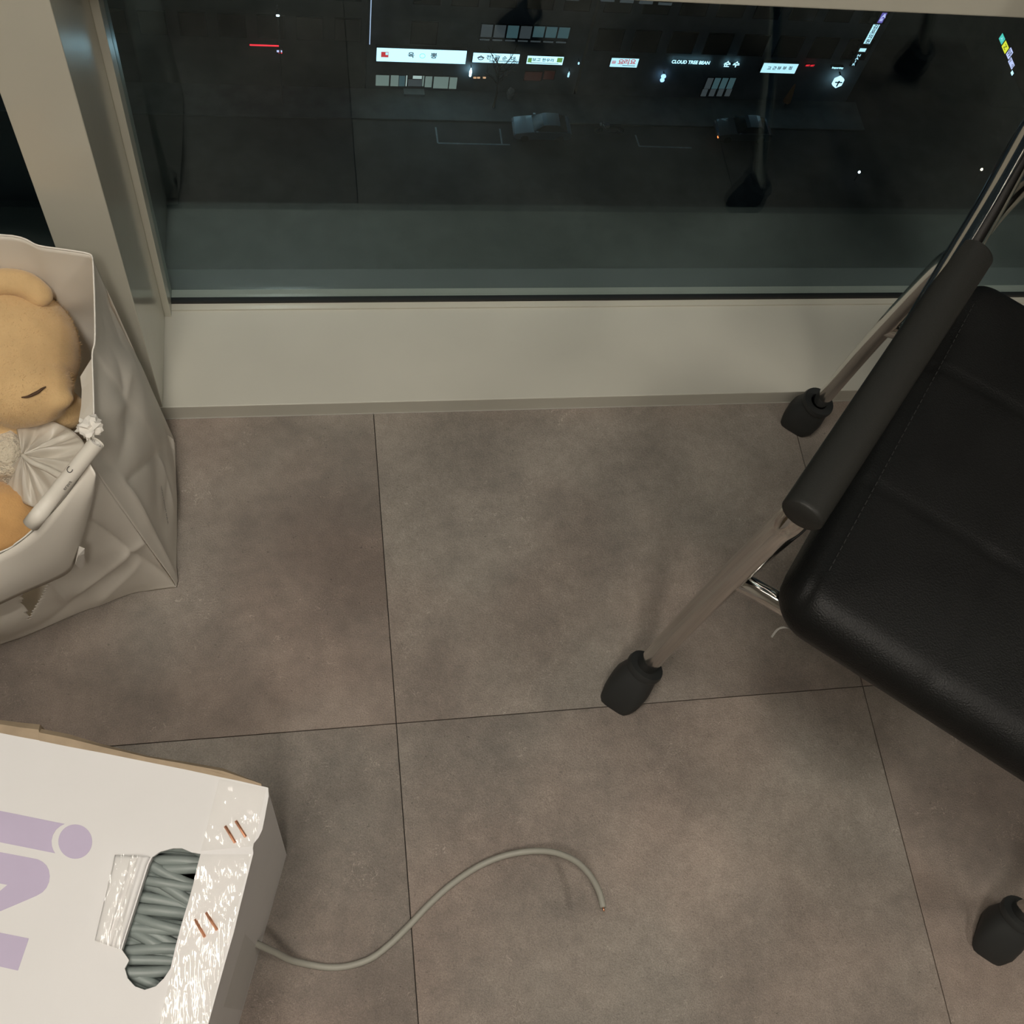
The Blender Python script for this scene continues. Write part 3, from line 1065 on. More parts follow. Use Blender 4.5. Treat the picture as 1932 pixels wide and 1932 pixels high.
q0, n0 = hit_on(right_panel, 301, 921)
q1, n1 = hit_on(right_panel, 313, 986)
qm, nm_ = hit_on(right_panel, 307, 953)
tdir = (q0 - q1).normalized()
nn = (n0 + n1 + nm_).normalized()
if nn.x < 0:
    nn = -nn
nn = (nn - tdir * nn.dot(tdir)).normalized()
MT = Matrix.Translation((q0 + q1) / 2 + nn * 0.0022) @ Matrix((tdir, nn.cross(tdir), nn)).transposed().to_4x4()
obj('printed_text', text_bm('www.univers.com', (q0 - q1).length / 6.6, MT), M_ink, bag)

# paper roll sticking out of the bag
ra, rb = px(183, 834, z=0.372), px(58, 990, z=0.31)
roll = thing('paper_roll', 'thin white rolled paper with small black print, lying in the bag mouth', 'paper roll', ra)
dr = (rb - ra).normalized()
bm = nb()
s_, w_ = dr.cross(Vector((0, 0, 1))).normalized(), None
w_ = s_.cross(dr).normalized()
rings = []
for t in [0, 0.002, 0.15, 0.35, 0.6, 0.8, 0.801, 1.0]:
    R_ = 0.0072 if t <= 0.8 else 0.0076
    rings.append([ra.lerp(rb, t) + s_ * (R_ * math.cos(2 * math.pi * k / 24)) + w_ * (R_ * math.sin(2 * math.pi * k / 24)) for k in range(24)])
loft(bm, rings, False, False)
sheet = obj('sheet', bm, M_paper, roll, True)
solidify(sheet, 0.0006, -1)
bm = nb()
sp1, sp2 = [], []
for k in range(60):
    th = k / 59 * 5.2 * math.pi
    rr = 0.0066 - 0.0045 * k / 59
    q = s_ * (rr * math.cos(th)) + w_ * (rr * math.sin(th))
    sp1.append(ra + q + dr * 0.0006)
    sp2.append(ra + q + dr * 0.05)
loft(bm, [sp1, sp2], closed=False)
solidify(obj('inner_turns', bm, M_paperw, roll, True), 0.0004, 0)
for (txt, t, size, up_) in (('C', 0.33, 0.0085, 0.75), ('erave', 0.46, 0.005, 1.62)):
    q = ra.lerp(rb, t)
    nrm = (w_ * math.cos(up_ - 0.6) + s_ * math.sin(up_ - 0.6) * (1 if s_.y < 0 else -1)).normalized()
    xax = -dr
    MT = Matrix.Translation(q + nrm * 0.0078) @ Matrix((xax, nrm.cross(xax), nrm)).transposed().to_4x4()
    obj('printed_text', text_bm(txt, size, MT), M_ink, roll)
# crumpled end of the roll
bm = nb()
bmesh.ops.create_icosphere(bm, subdivisions=3, radius=1.0)
cc = px(170, 806, z=0.370)
for v in bm.verts:
    n0 = v.co.normalized()
    k = 0.85 + 0.5 * noise.noise(n0 * 1.9 + Vector((3, 1, 2)))
    k -= 0.35 * abs(noise.noise(n0 * 3.4))
    c0 = Vector((n0.x * 0.0125, n0.y * 0.0125, n0.z * 0.009))
    v.co = cc + c0 * k * 1.1
o = obj('crumpled_end', bm, M_paperw, roll)
smooth_angle(o, 24)

# plush toy
toy = thing('plush_toy', 'tan plush animal toy lying inside the white paper bag', 'plush toy', px(-10, 660, z=0.05))


def blob(bm, c, r, sub=3):
    b2 = nb()
    bmesh.ops.create_icosphere(b2, subdivisions=sub, radius=1.0)
    for v in b2.verts:
        v.co = Vector(c) + Vector((v.co.x * r[0], v.co.y * r[1], v.co.z * r[2]))
    me_ = bpy.data.meshes.new('t')
    b2.to_mesh(me_)
    b2.free()
    bm.from_mesh(me_)
    bpy.data.meshes.remove(me_)


bm = nb()
blob(bm, px(-22, 668, z=0.285), (0.088, 0.086, 0.066), 4)
blob(bm, px(40, 735, z=0.295), (0.050, 0.040, 0.035))
blob(bm, px(100, 752, z=0.302), (0.020, 0.014, 0.012))
blob(bm, px(-20, 830, z=0.22), (0.075, 0.060, 0.075))
blob(bm, px(120, 775, z=0.262), (0.022, 0.022, 0.022))
body = obj('body', bm, M_plush, toy, True)
rm = body.modifiers.new('merge', 'REMESH')
rm.mode = 'VOXEL'
rm.voxel_size = 0.0035
rm.use_smooth_shade = True
sm = body.modifiers.new('soften', 'SMOOTH')
sm.factor = 0.6
sm.iterations = 5
tx = bpy.data.textures.new('fuzz', 'CLOUDS')
tx.noise_scale = 0.006
dm = body.modifiers.new('fuzz', 'DISPLACE')
dm.texture = tx
dm.strength = 0.0009
dm.mid_level = 0.5
ear = tube(nb(), catmull([px(-60, 548, z=0.345), px(-20, 536, z=0.348), px(15, 532, z=0.346), px(48, 538, z=0.341), px(72, 556, z=0.332), px(84, 574, z=0.322)], 6), lambda t: 0.0135 * math.sqrt(max(1 - max((t - 0.8) / 0.22, 0) ** 2, 0.05)), 14)
obj('ear', ear, M_plush, toy, True)
# short pile on the toy: thin tapered fibres scattered over the fur
fz = nb()
rnd = random.Random(3)


def fibres(bm, c, r, count, ln, cut=0.0):
    for _ in range(count):
        z_ = rnd.uniform(-0.1, 1)
        th = rnd.uniform(0, 2 * math.pi)
        s = math.sqrt(max(1 - z_ * z_, 0))
        d = Vector((s * math.cos(th), s * math.sin(th), z_))
        p = Vector(c) + Vector((d.x * r[0], d.y * r[1], d.z * r[2])) - d * 0.0015
        e = p + (d + Vector((rnd.uniform(-.7, .7), rnd.uniform(-.7, .7), rnd.uniform(-.7, .7)))).normalized() * ln * rnd.uniform(0.6, 1.2)
        sd = d.cross(Vector((rnd.random(), rnd.random(), rnd.random()))).normalized() * 0.00022
        a, b_, c_ = bm.verts.new(p - sd), bm.verts.new(p + sd), bm.verts.new(e)
        bm.faces.new((a, b_, c_))


fibres(fz, px(-22, 668, z=0.285), (0.088, 0.086, 0.066), 14000, 0.0042)
fibres(fz, px(40, 735, z=0.295), (0.050, 0.040, 0.035), 4000, 0.0042)
o = obj('pile', fz, M_plush, body)
o['kind'] = 'stuff'
# stitched closed eye
ey = [px(u, v, z=0.36) for u, v in ((42, 751), (52, 750), (62, 746), (72, 741), (80, 735), (87, 731))]
hc_ = px(-22, 668, z=0.285)
hr = (0.088, 0.086, 0.066)
h2, r2 = px(40, 735, z=0.295), (0.050, 0.040, 0.035)


def on_toy(u, v):
    best = None
    for c_, r_ in ((hc_, hr), (h2, r2)):
        d = ray(u, v)
        o_ = Vector((0, 0, CAMH)) - c_
        S = lambda q: Vector((q.x / r_[0], q.y / r_[1], q.z / r_[2]))
        A, B, D = S(d).dot(S(d)), 2 * S(o_).dot(S(d)), S(o_).dot(S(o_)) - 1
        disc = B * B - 4 * A * D
        if disc > 0:
            t = (-B - math.sqrt(disc)) / (2 * A)
            if best is None or t < best:
                best = t
    return Vector((0, 0, CAMH)) + ray(u, v) * (best if best else 1.0)


ep = [on_toy(u, v) + Vector((0, 0, 0.0012)) for u, v in ((41, 751), (52, 750), (62, 746), (72, 741), (80, 735), (87, 731))]
obj('eye_stitch', tube(nb(), catmull(ep, 4), lambda t: 0.0011 * (0.5 + math.sin(math.pi * min(max(t, 0.02), 0.98))), 8), M_thread, body, True)
bm = nb()
blob(bm, px(4, 995, z=0.215), (0.052, 0.045, 0.05), 4)
for v in bm.verts:
    v.co += (v.co - px(4, 995, z=0.215)).normalized() * 0.003 * noise.noise(v.co * 90)
obj('foot', bm, M_plush2, toy, True)
bm = nb()
tc_ = px_plane(55, 1118, FRb, pn) - pn * 0.050
blob(bm, tc_, (0.045, 0.04, 0.05), 4)
obj('leg', bm, M_plush2, toy, True)
bm = nb()
blob(bm, px(8, 862, z=0.252), (0.034, 0.026, 0.03), 4)
for v in bm.verts:
    v.co += (v.co - px(8, 862, z=0.252)).normalized() * 0.006 * noise.noise(v.co * 160)
obj('chest', bm, M_plushw, toy, True)

# gathered white plastic wrap beside the toy
wrap = thing('plastic_wrap', 'gathered white plastic wrap bunched beside the plush toy in the bag', 'wrap', px(70, 860, z=0.2))
apex = px(42, 858, z=0.292)
rim_pts = [(30, 800), (62, 792), (100, 795), (135, 812), (158, 835), (158, 858), (140, 885), (120, 905), (98, 935), (75, 955), (45, 950), (18, 930), (-20, 905)]
rz = [0.27, 0.272, 0.277, 0.287, 0.3, 0.308, 0.306, 0.298, 0.283, 0.27, 0.255, 0.245, 0.24]
rim3 = catmull([px(u, v, z=z) for (u, v), z in zip(rim_pts, rz)], 6)
bm = nb()


def fan(u, v):
    q = along(rim3, u)
    p = apex.lerp(q, v)
    w = math.sin(u * 58) * 0.0035 + math.sin(u * 23 + 1) * 0.005 + 0.004 * noise.noise(Vector((u * 40, v * 2, 0)))
    return p + Vector((0, 0, w * math.sin(math.pi * min(v * 0.9 + 0.05, 1)) - 0.012 * v * (1 - v)))


grid(bm, fan, 130, 16)
solidify(obj('sheet', bm, mat('white_film', (0.62, 0.575, 0.50), 0.38, bump=(90, 0.15, 0.002)), wrap, True), 0.0004, 0)
obj('twist', tube(nb(), catmull([apex, px(60, 872, z=0.298), px(90, 885, z=0.30), px(112, 897, z=0.301), px(128, 903, z=0.300)], 6), lambda t: 0.0022 + 0.002 * t, 10), mat('white_film', (0, 0, 0)), wrap, True)

# ------------------------------------------------------------------ the street below, across the road
GZ, FY = -59.0, 63.9                     # street level, plane of the shop fronts
M_asph = mat('asphalt', (0.050, 0.050, 0.052), 0.8, vary=(0.6, 0.25), bump=(6, 0.3, 0.02))
M_pave = mat('pavement', (0.16, 0.165, 0.16), 0.8, vary=(0.8, 0.2), bump=(5, 0.3, 0.02))
M_line = mat('road_paint', (0.55, 0.57, 0.58), 0.7, vary=(3, 0.2))
M_fac1 = mat('facade_grey', (0.21, 0.22, 0.235), 0.8, vary=(0.7, 0.15))
M_fac2 = mat('facade_brown', (0.085, 0.078, 0.075), 0.8, vary=(0.7, 0.15))
M_fac3 = mat('facade_stone', (0.21, 0.22, 0.235), 0.8, vary=(0.7, 0.15))
M_dark = mat('dark_metal', (0.03, 0.03, 0.033), 0.5)
M_dpane = mat('dark_pane', (0.012, 0.016, 0.02), 0.15)
M_carw = mat('silver_paint', (0.42, 0.46, 0.50), 0.3, metal=0.3, coat=0.5)
M_carb = mat('dark_paint', (0.10, 0.11, 0.125), 0.3, metal=0.3, coat=0.5)
M_tyre = mat('tyre', (0.015, 0.015, 0.015), 0.8)
M_bark = mat('bark', (0.05, 0.042, 0.035), 0.9, bump=(20, 0.5, 0.02))
E_white = emission('sign_white', (0.52, 0.86, 1.0), 1.9)
E_white2 = emission('sign_white_soft', (0.52, 0.86, 1.0), 1.35)
E_letter = emission('channel_letter', (0.45, 0.84, 1.0), 2.6)
E_red = emission('sign_red', (0.75, 0.05, 0.06), 0.9)
E_neon = emission('red_neon', (1.0, 0.03, 0.05), 1.6)
E_yel = emission('sign_yellow', (0.85, 0.85, 0.05), 1.2)
E_green = emission('sign_green', (0.25, 0.55, 0.12), 0.7)
E_lilac = emission('sign_lilac', (0.62, 0.66, 1.0), 1.2)
E_purple = emission('sign_purple', (0.25, 0.20, 0.80), 0.6)
E_teal = emission('sign_teal', (0.1, 0.75, 0.62), 1.0)
E_win = emission('lit_window', (0.40, 0.52, 0.46), 0.42)
E_winb = emission('lit_window_bright', (0.62, 0.76, 0.70), 0.75)
E_win2 = emission('dim_window', (0.14, 0.27, 0.30), 0.32)
E_win3 = emission('faint_window', (0.20, 0.24, 0.26), 0.22)
E_lamp = emission('lamp_glow', (0.75, 0.9, 1.0), 9.0)
E_warm = emission('warm_lamp', (1.0, 0.55, 0.30), 0.8)
E_orange = emission('amber_lamp', (1.0, 0.25, 0.06), 2.5)
M_ink2 = mat('sign_ink', (0.008, 0.03, 0.045), 0.6)

struct('street', boxm(-60, 2, GZ - 0.5, 130, 150, GZ), M_asph)
kerb_y = 60.95
pavement = struct('pavement', boxm(-60, kerb_y, GZ, 45.5, FY + 0.09, GZ + 0.14, bevel=0.02), M_pave)
# parking bay lines on the road
for k, (pts) in enumerate((((822, 240), (826, 270)), ((943, 243), (947, 272)), ((826, 270), (962, 273)), ((1199, 255), (1206, 276)), ((1206, 276), (1305, 279)))):
    a, b = px(*pts[0], z=GZ), px(*pts[1], z=GZ)
    d = (b - a).normalized()
    s_ = d.cross(Vector((0, 0, 1))) * 0.06
    bm = nb()
    poly_prism(bm, [a - s_, b - s_, b + s_, a + s_], (0, 0, 1), 0.008)
    struct('bay_line_%d' % (k + 1), bm, M_line)


def building(label, x0, x1, top, m, y0=FY, depth=14, skip=(), rows=((-54.6, -52.6), (-51.2, -49.2))):
    t = thing('shop_building', label, 'building', ((x0 + x1) / 2, y0, GZ))
    obj('wall', boxm(x0, y0 + 0.1, GZ, x1, y0 + depth, top), m, t)
    obj('roof', boxm(x0 + 0.02, y0 + 0.05, top, x1 - 0.02, y0 + depth, top + 0.5, bevel=0.05), m, t)
    for (za, zb) in rows:
        n = max(2, int((x1 - x0) / 2.6))
        for k in range(n):
            wx0 = x0 + (x1 - x0) * (k + 0.14) / n
            wx1 = x0 + (x1 - x0) * (k + 0.86) / n
            if any(wx1 > a and wx0 < b and zb > c and za < d for a, b, c, d in skip):
                continue
            w = obj('window', boxm(wx0, y0 + 0.05, za, wx1, y0 + 0.15, zb), M_dark, t)
            obj('pane', boxm(wx0 + 0.07, y0 + 0.03, za + 0.07, wx1 - 0.07, y0 + 0.05, zb - 0.07), M_dpane, w)
    return t


b_left = building('dark brown building with the red neon strip, far left across the street', -24, 5.25, -44, M_fac2)
b_mid = building('grey shop building behind the three long lit signs', 5.32, 21.5, -43, M_fac1, skip=((5, 5.9, -60, -40), (13.0, 20.4, -54.5, -52.2)))
b_right = building('stone shop building behind the lit lettering signs near the crossing', 21.75, 44.6, -44, M_fac3)
b_corner = building('dark corner building beyond the side street with colourful signs', 58.0, 78.0, -42, M_fac2)


def lit_window(parent, quad, em, frame=True, bar=None, Y=FY):
    """quad: photo rectangle (u0, v0, u1, v1) on the facade."""
    p0, p1 = px(quad[0], quad[3], Y=Y), px(quad[2], quad[1], Y=Y)
    q0 = px(quad[0], quad[1], Y=Y)
    x0, x1, z0, z1 = (p0.x + q0.x) / 2, (p1.x + px(quad[2], quad[3], Y=Y).x) / 2, p0.z, p1.z
    w = obj('window', boxm(x0 - 0.05, Y + 0.04, z0 - 0.05, x1 + 0.05, Y + 0.15, z1 + 0.05), M_dark, parent)
    obj('pane', boxm(x0, Y + 0.025, z0, x1, Y + 0.04, z1), em, w)
    return x0, x1, z0, z1


for q, em in (((709, 143, 734, 162), E_win), ((737, 143, 752, 163), E_win), ((753, 144, 764, 163), E_win2), ((766, 143, 768, 163), E_winb), ((779, 144, 796, 149), E_winb), ((797, 144, 800, 163), E_win),
              ((802, 145, 815, 165), E_win), ((818, 146, 846, 167), E_win), ((848, 147, 862, 168), E_win)):
    lit_window(b_mid, q, em)
lit_window(b_mid, (770, 151, 796, 163), E_win3)
for k in range(4):
    lit_window(b_mid, (908 + 24.5 * k, 47.5 + 1.0 * k, 929 + 24.5 * k, 70 + k), E_win3 if k != 2 else E_win2)
for k in range(3):
    lit_window(b_mid, (1006.5 + 23.5 * k, 51 + k, 1027 + 23.5 * k, 70.5 + k), E_win2)
for k in range(7):
    lit_window(b_mid, (905 + 24 * k, 74.5 + 0.85 * k, 924 + 24 * k, 76.5 + 0.85 * k), E_win3)
for k in range(4):
    lit_window(b_right, (1332 + 14 * k, 148, 1343 + 14 * k, 168), E_win2 if k else E_win3)
    lit_window(b_right, (1324 + 15 * k, 169, 1334 + 15 * k, 182), E_win3)
for k in range(5):
    lit_window(b_mid if k < 1 else b_right, ((1068 if k < 1 else 1098) + 36 * k, -6 + 3 * k, (1094 if k < 1 else 1124) + 36 * k, 1 + 2.2 * k), E_win3)
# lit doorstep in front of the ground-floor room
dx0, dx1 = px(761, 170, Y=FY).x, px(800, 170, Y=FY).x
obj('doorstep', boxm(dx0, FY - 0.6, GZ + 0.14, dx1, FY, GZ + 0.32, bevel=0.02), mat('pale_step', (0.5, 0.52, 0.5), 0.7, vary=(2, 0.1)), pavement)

SF = FY - 0.28                            # front of the sign boxes


def sign_face(t, x0, x1, z0, z1, em, y=SF):
    obj('case', boxm(x0 - 0.05, y, z0 - 0.05, x1 + 0.05, FY, z1 + 0.05, bevel=0.02), M_dark, t)
    obj('panel', boxm(x0, y - 0.02, z0, x1, y, z1), em, t)


def sign_text(t, s, x, z, size, m, y=SF, sx=1.0, name='letters'):
    MT = Matrix.Translation((x, y - 0.03, z)) @ Matrix.Rotation(math.radians(90), 4, 'X')
    return obj(name, text_bm(s, size, MT, 0.004, sx, 0.018), m, t)


def sign(label, quad, em, y=SF, name='shop_sign', group=None):
    a, b = px(quad[0], quad[3], Y=y), px(quad[2], quad[1], Y=y)
    x0, x1, z0, z1 = a.x, b.x, a.z, b.z
    t = thing(name, label, 'sign', ((x0 + x1) / 2, FY, z0))
    sign_face(t, x0, x1, z0, z1, em, y)
    return t, x0, x1, z0, z1


def sxz(u, v, y=SF):
    p = px(u, v, Y=y)
    return p.x, p.z


# 1 the longest white sign with a red square mark
t, x0, x1, z0, z1 = sign('longest white lit shop sign, with a red square mark at its left end', (710, 96, 881, 115), E_white)
rx, rz = sxz(726, 102.5)
obj('red_mark', boxm(rx - 0.27, SF - 0.03, rz - 0.24, rx + 0.27, SF - 0.02, rz + 0.24), E_red, t)
obj('red_mark_notch', boxm(rx + 0.05, SF - 0.036, rz - 0.02, rx + 0.24, SF - 0.03, rz + 0.20), E_white2, t)
for s, u, v, sz in (('육', 775.5, 104, 0.55), ('뽕', 818.5, 105.5, 0.55)):
    x, z = sxz(u, v)
    sign_text(t, s, x, z, sz, M_ink2)
x, z = sxz(797, 105)
bm = nb()
tube(bm, [Vector((x + 0.2 * math.cos(k / 24 * 2 * math.pi), SF - 0.03, z + 0.2 * math.sin(k / 24 * 2 * math.pi))) for k in range(25)], 0.02, 6)
obj('round_mark', bm, emission('sign_aqua', (0.2, 0.8, 0.85), 1.4), t)
x, z = sxz(858, 112)
# 2 sign behind the tree
t, x0, x1, z0, z1 = sign('white lit shop sign with a dark red pot mark, partly behind bare branches', (891, 102.5, 981, 117), E_white)
x, z = sxz(907, 109)
bm = nb()
tube(bm, [Vector((x + 0.20 * math.cos(k / 24 * 2 * math.pi), SF - 0.03, z + 0.15 * math.sin(k / 24 * 2 * math.pi))) for k in range(25)], 0.03, 6)
box(bm, x - 0.27, SF - 0.05, z + 0.02, x + 0.27, SF - 0.02, z + 0.07)
box(bm, x - 0.05, SF - 0.05, z + 0.15, x + 0.05, SF - 0.02, z + 0.22)
obj('pot_mark', bm, mat('sign_maroon', (0.18, 0.02, 0.06), 0.6), t)
for s, u, v, sz in (('전', 922, 108, 0.42), ('골', 938, 109.5, 0.46), ('순', 952, 110, 0.42), ('대', 968, 111, 0.42)):
    x, z = sxz(u, v)
    sign_text(t, s, x, z, sz, M_ink2)
x, z = sxz(950, 115.5)
obj('underline', boxm(x - 1.1, SF - 0.03, z - 0.02, x + 1.3, SF - 0.02, z + 0.03), M_ink2, t)
# 3 yellow-green ended sign
t, x0, x1, z0, z1 = sign('white lit shop sign with yellow green blocks at both ends', (993, 107.5, 1064, 120), E_white)
for u0, u1, em in ((995, 1004, E_green), (1050, 1062, E_green)):
    a, b = sxz(u0, 117), sxz(u1, 109)
    obj('green_block', boxm(a[0], SF - 0.03, a[1], b[0], SF - 0.02, b[1]), em, t)
for s, u, v, sz, m in (('보고', 1012, 112.5, 0.36, mat('sign_green_ink', (0.03, 0.2, 0.05), 0.6)), ('한우리', 1034, 113.5, 0.34, mat('sign_green_ink', (0, 0, 0)))):
    x, z = sxz(u, v)
    sign_text(t, s, x, z, sz, m)
obj('underline', boxm(x0 + 0.3, SF - 0.03, z0 + 0.1, x1 - 0.3, SF - 0.02, z0 + 0.14), M_ink2, t)
# 4 red lettering
t, x0, x1, z0, z1 = sign('small white lit shop sign with three big red letters', (1150, 111, 1206, 125.5), E_white2)
for s, u, sz in (('요', 1171.5, 0.55), ('리', 1182, 0.55), ('요', 1194, 0.55)):
    x, z = sxz(u, 117)
    sign_text(t, s, x, z, sz, E_red)
x, z = sxz(1158, 117)
for k in (-1, 0, 1):
    obj('stripe_mark', boxm(x - 0.16, SF - 0.03, z + k * 0.1 - 0.025, x + 0.16, SF - 0.02, z + k * 0.1 + 0.025), E_red, t)
x, z = sxz(1186, 123.5)
obj('small_print', boxm(x - 0.5, SF - 0.03, z - 0.02, x + 0.5, SF - 0.02, z + 0.02), M_ink2, t)
# 5 channel letters
a = sxz(1304, 120)
t = thing('lettering_sign', 'row of glowing white capital letters above a dark shop front', 'sign', (a[0], FY, a[1] - 0.3))
obj('rail', boxm(a[0] - 1.4, FY - 0.12, a[1] - 0.05, a[0] + 1.4, FY, a[1] + 0.05), M_dark, t)
o = sign_text(t, 'CLOUD TREE BEAN', a[0], a[1], 0.44, E_letter, y=FY - 0.13, sx=0.80)
# 6 two glowing letters
a = sxz(1381, 124)
t = thing('lettering_sign', 'two single glowing white letters right of the capital lettering', 'sign', (a[0], FY, a[1] - 0.3))
obj('rail', boxm(a[0] - 0.6, FY - 0.12, a[1] - 0.05, a[0] + 0.6, FY, a[1] + 0.05), M_dark, t)
sign_text(t, '순 수', a[0], a[1], 0.62, E_letter, y=FY - 0.13)
# 7 white panel with five dark letters
t, x0, x1, z0, z1 = sign('plain white lit shop sign with five spaced dark letters', (1434, 121, 1507, 136.5), E_white2)
for s, u in (('고', 1451), ('근', 1461), ('뷰', 1470), ('뷰', 1480), ('점', 1491)):
    x, z = sxz(u, 128.5)
    sign_text(t, s, x, z, 0.36, M_ink2)
# red small lettering, white bar and the hexagon
a = sxz(1529, 126)
t = thing('lettering_sign', 'tiny glowing red lettering between two white signs', 'sign', (a[0], FY, a[1] - 0.2))
obj('rail', boxm(a[0] - 0.4, FY - 0.12, a[1] - 0.04, a[0] + 0.4, FY, a[1] + 0.04), M_dark, t)
sign_text(t, 'ART ART', a[0], a[1], 0.24, E_neon, y=FY - 0.13, sx=0.75)
a = sxz(1580, 128)
t = thing('bar_sign', 'thin white lit bar sign above the hexagonal sign', 'sign', (a[0], FY, a[1] - 0.1))
obj('case', boxm(a[0] - 0.5, SF, a[1] - 0.09, a[0] + 0.5, FY, a[1] + 0.09), M_dark, t)
sign_text(t, 'Importing', a[0], a[1] + 0.02, 0.24, E_letter)
a = sxz(1580, 151)
t = thing('hexagon_sign', 'hexagonal white lit projecting sign with a dark cross mark', 'sign', (a[0], FY, a[1] - 0.5))
bm = nb()
hexp = [Vector((a[0] + 0.46 * math.cos(math.pi / 6 + k * math.pi / 3), SF - 0.3, a[1] + 0.55 * math.sin(math.pi / 6 + k * math.pi / 3))) for k in range(6)]
poly_prism(bm, hexp, (0, 1, 0), 0.2)
obj('panel', bm, E_white, t)
bm = nb()
box(bm, a[0] - 0.06, SF - 0.33, a[1] - 0.36, a[0] + 0.05, SF - 0.3, a[1] + 0.2)
box(bm, a[0] - 0.3, SF - 0.33, a[1] + 0.0, a[0] + 0.3, SF - 0.3, a[1] + 0.1)
obj('cross_mark', bm, M_ink2, t)
obj('bracket', boxm(a[0] - 0.05, SF - 0.1, a[1] + 0.5, a[0] + 0.05, FY, a[1] + 0.6), M_dark, t)

# upright signs at the corner of the stone building
BY = FY - 0.45
def upright(label, quad_lo, quad_hi, em, texts=(), m=M_ink2):
    a0, a1 = px(*quad_lo[0], Y=BY), px(*quad_lo[1], Y=BY)
    b0 = px(*quad_hi, Y=BY)
    x0, x1, z0, z1 = a0.x, a1.x, a0.z, b0.z
    t = thing('upright_sign', label, 'sign', ((x0 + x1) / 2, FY, z0))
    obj('case', boxm(x0 - 0.03, BY, z0 - 0.03, x1 + 0.03, BY + 0.25, z1 + 0.03), M_dark, t)
    obj('panel', boxm(x0, BY - 0.02, z0, x1, BY, z1), em, t)
    obj('bracket', boxm((x0 + x1) / 2 - 0.05, BY + 0.25, (z0 + z1) / 2 - 0.05, (x0 + x1) / 2 + 0.05, FY, (z0 + z1) / 2 + 0.05), M_dark, t)
    n = len(texts)
    for k, s in enumerate(texts):
        sign_text(t, s, (x0 + x1) / 2, z1 - (z1 - z0) * (k + 0.5) / n, min((x1 - x0) * 0.85, (z1 - z0) / n), m, y=BY)
    return t, x0, x1, z0, z1


upright('tall upright white lit sign with dark letters at the building corner', ((1629, 82), (1641, 82)), (1648, 46), E_white2, ('김', '포', '의', '원'))
t, x0, x1, z0, z1 = upright('upright violet lit sign with pale marks, topmost at the building corner', ((1655, 43), (1664, 43)), (1666, 24), E_purple)
sign_text(t, 'A', (x0 + x1) / 2 + 0.05, z0 + (z1 - z0) * 0.7, 0.5, E_lilac, y=BY)
sign_text(t, '≡', (x0 + x1) / 2 - 0.02, z0 + (z1 - z0) * 0.3, 0.5, E_lilac, y=BY)
upright('short pale lit sign between the tall upright sign and small vertical letters', ((1620, 97), (1632, 97)), (1622, 91), E_white2)
a = px(1613, 113, Y=BY)
t = thing('lettering_sign', 'vertical small white letters spelling HAIR below the upright signs', 'sign', (a.x, FY, a.z - 0.6))
obj('backing', boxm(a.x - 0.2, BY, a.z - 0.62, a.x + 0.35, BY + 0.1, a.z + 0.62), M_dark, t)
obj('bracket', boxm(a.x - 0.05, BY + 0.1, a.z, a.x + 0.05, FY, a.z + 0.1), M_dark, t)
for k, s in enumerate('HAIR'):
    sign_text(t, s, a.x + 0.12 - 0.015 * k, a.z + 0.44 - 0.29 * k, 0.30, E_white2, y=BY, sx=1.3)

# colourful signs on the side-street face of the corner building
XS = 57.85


def side_sign(label, y0, y1, z0, z1, em, txt=None, m=M_ink2):
    t = thing('side_sign', label, 'sign', (58.0, (y0 + y1) / 2, z0))
    obj('case', boxm(XS, y0 - 0.04, z0 - 0.04, 58.0, y1 + 0.04, z1 + 0.04), M_dark, t)
    obj('panel', boxm(XS - 0.02, y0, z0, XS, y1, z1), em, t)
    if txt:
        MT = Matrix.Translation((XS - 0.03, (y0 + y1) / 2, (z0 + z1) / 2)) @ Matrix.Rotation(math.radians(-90), 4, 'Z') @ Matrix.Rotation(math.radians(90), 4, 'X')
        obj('letters', text_bm(txt, (z1 - z0) * 0.8, MT, 0.004, 1.3), m, t)
    return t


side_sign('teal and white lit sign, farthest of the side street signs', 67.2, 67.9, -55.35, -54.8, E_teal, 'ㅅ', E_white2)
side_sign('yellow lit sign with dark letters among the side street signs', 66.2, 67.05, -55.4, -54.8, E_yel, 'Z')
side_sign('lilac lit sign next to the yellow sign in the side street', 65.45, 66.05, -55.3, -54.6, E_lilac, '뷰')
side_sign('long lilac lit sign with small dark letters in the side street', 64.42, 65.34, -55.4, -54.95, E_lilac, '약  수')
side_sign('narrow white lit bar sign, nearest of the side street signs', 63.95, 64.28, -55.6, -55.35, E_white, None)

# left building: neon strip, little lamp boxes
a, b = px(471, 85, Y=FY - 0.1), px(526, 85.5, Y=FY - 0.1)
t = thing('neon_strip', 'thin horizontal red neon strip on the far left building', 'neon light', ((a.x + b.x) / 2, FY, a.z))
obj('tube', boxm(a.x, FY - 0.12, a.z - 0.04, b.x, FY - 0.06, a.z + 0.04), E_neon, t)
obj('channel', boxm(a.x - 0.05, FY - 0.06, a.z - 0.08, b.x + 0.05, FY, a.z + 0.08), M_dark, t)
a = px(527, 97, Y=FY - 0.2)
t = thing('lamp_box', 'small blue white lamp box just below the red neon strip', 'light', (a.x, FY, a.z))
obj('case', boxm(a.x - 0.22, FY - 0.2, a.z - 0.2, a.x + 0.24, FY, a.z + 0.14), M_dark, t)
obj('lens', boxm(a.x - 0.18, FY - 0.22, a.z - 0.06, a.x + 0.2, FY - 0.2, a.z + 0.1), E_lilac, t)
obj('red_lens', boxm(a.x - 0.05, FY - 0.22, a.z - 0.16, a.x + 0.2, FY - 0.2, a.z - 0.11), E_neon, t)


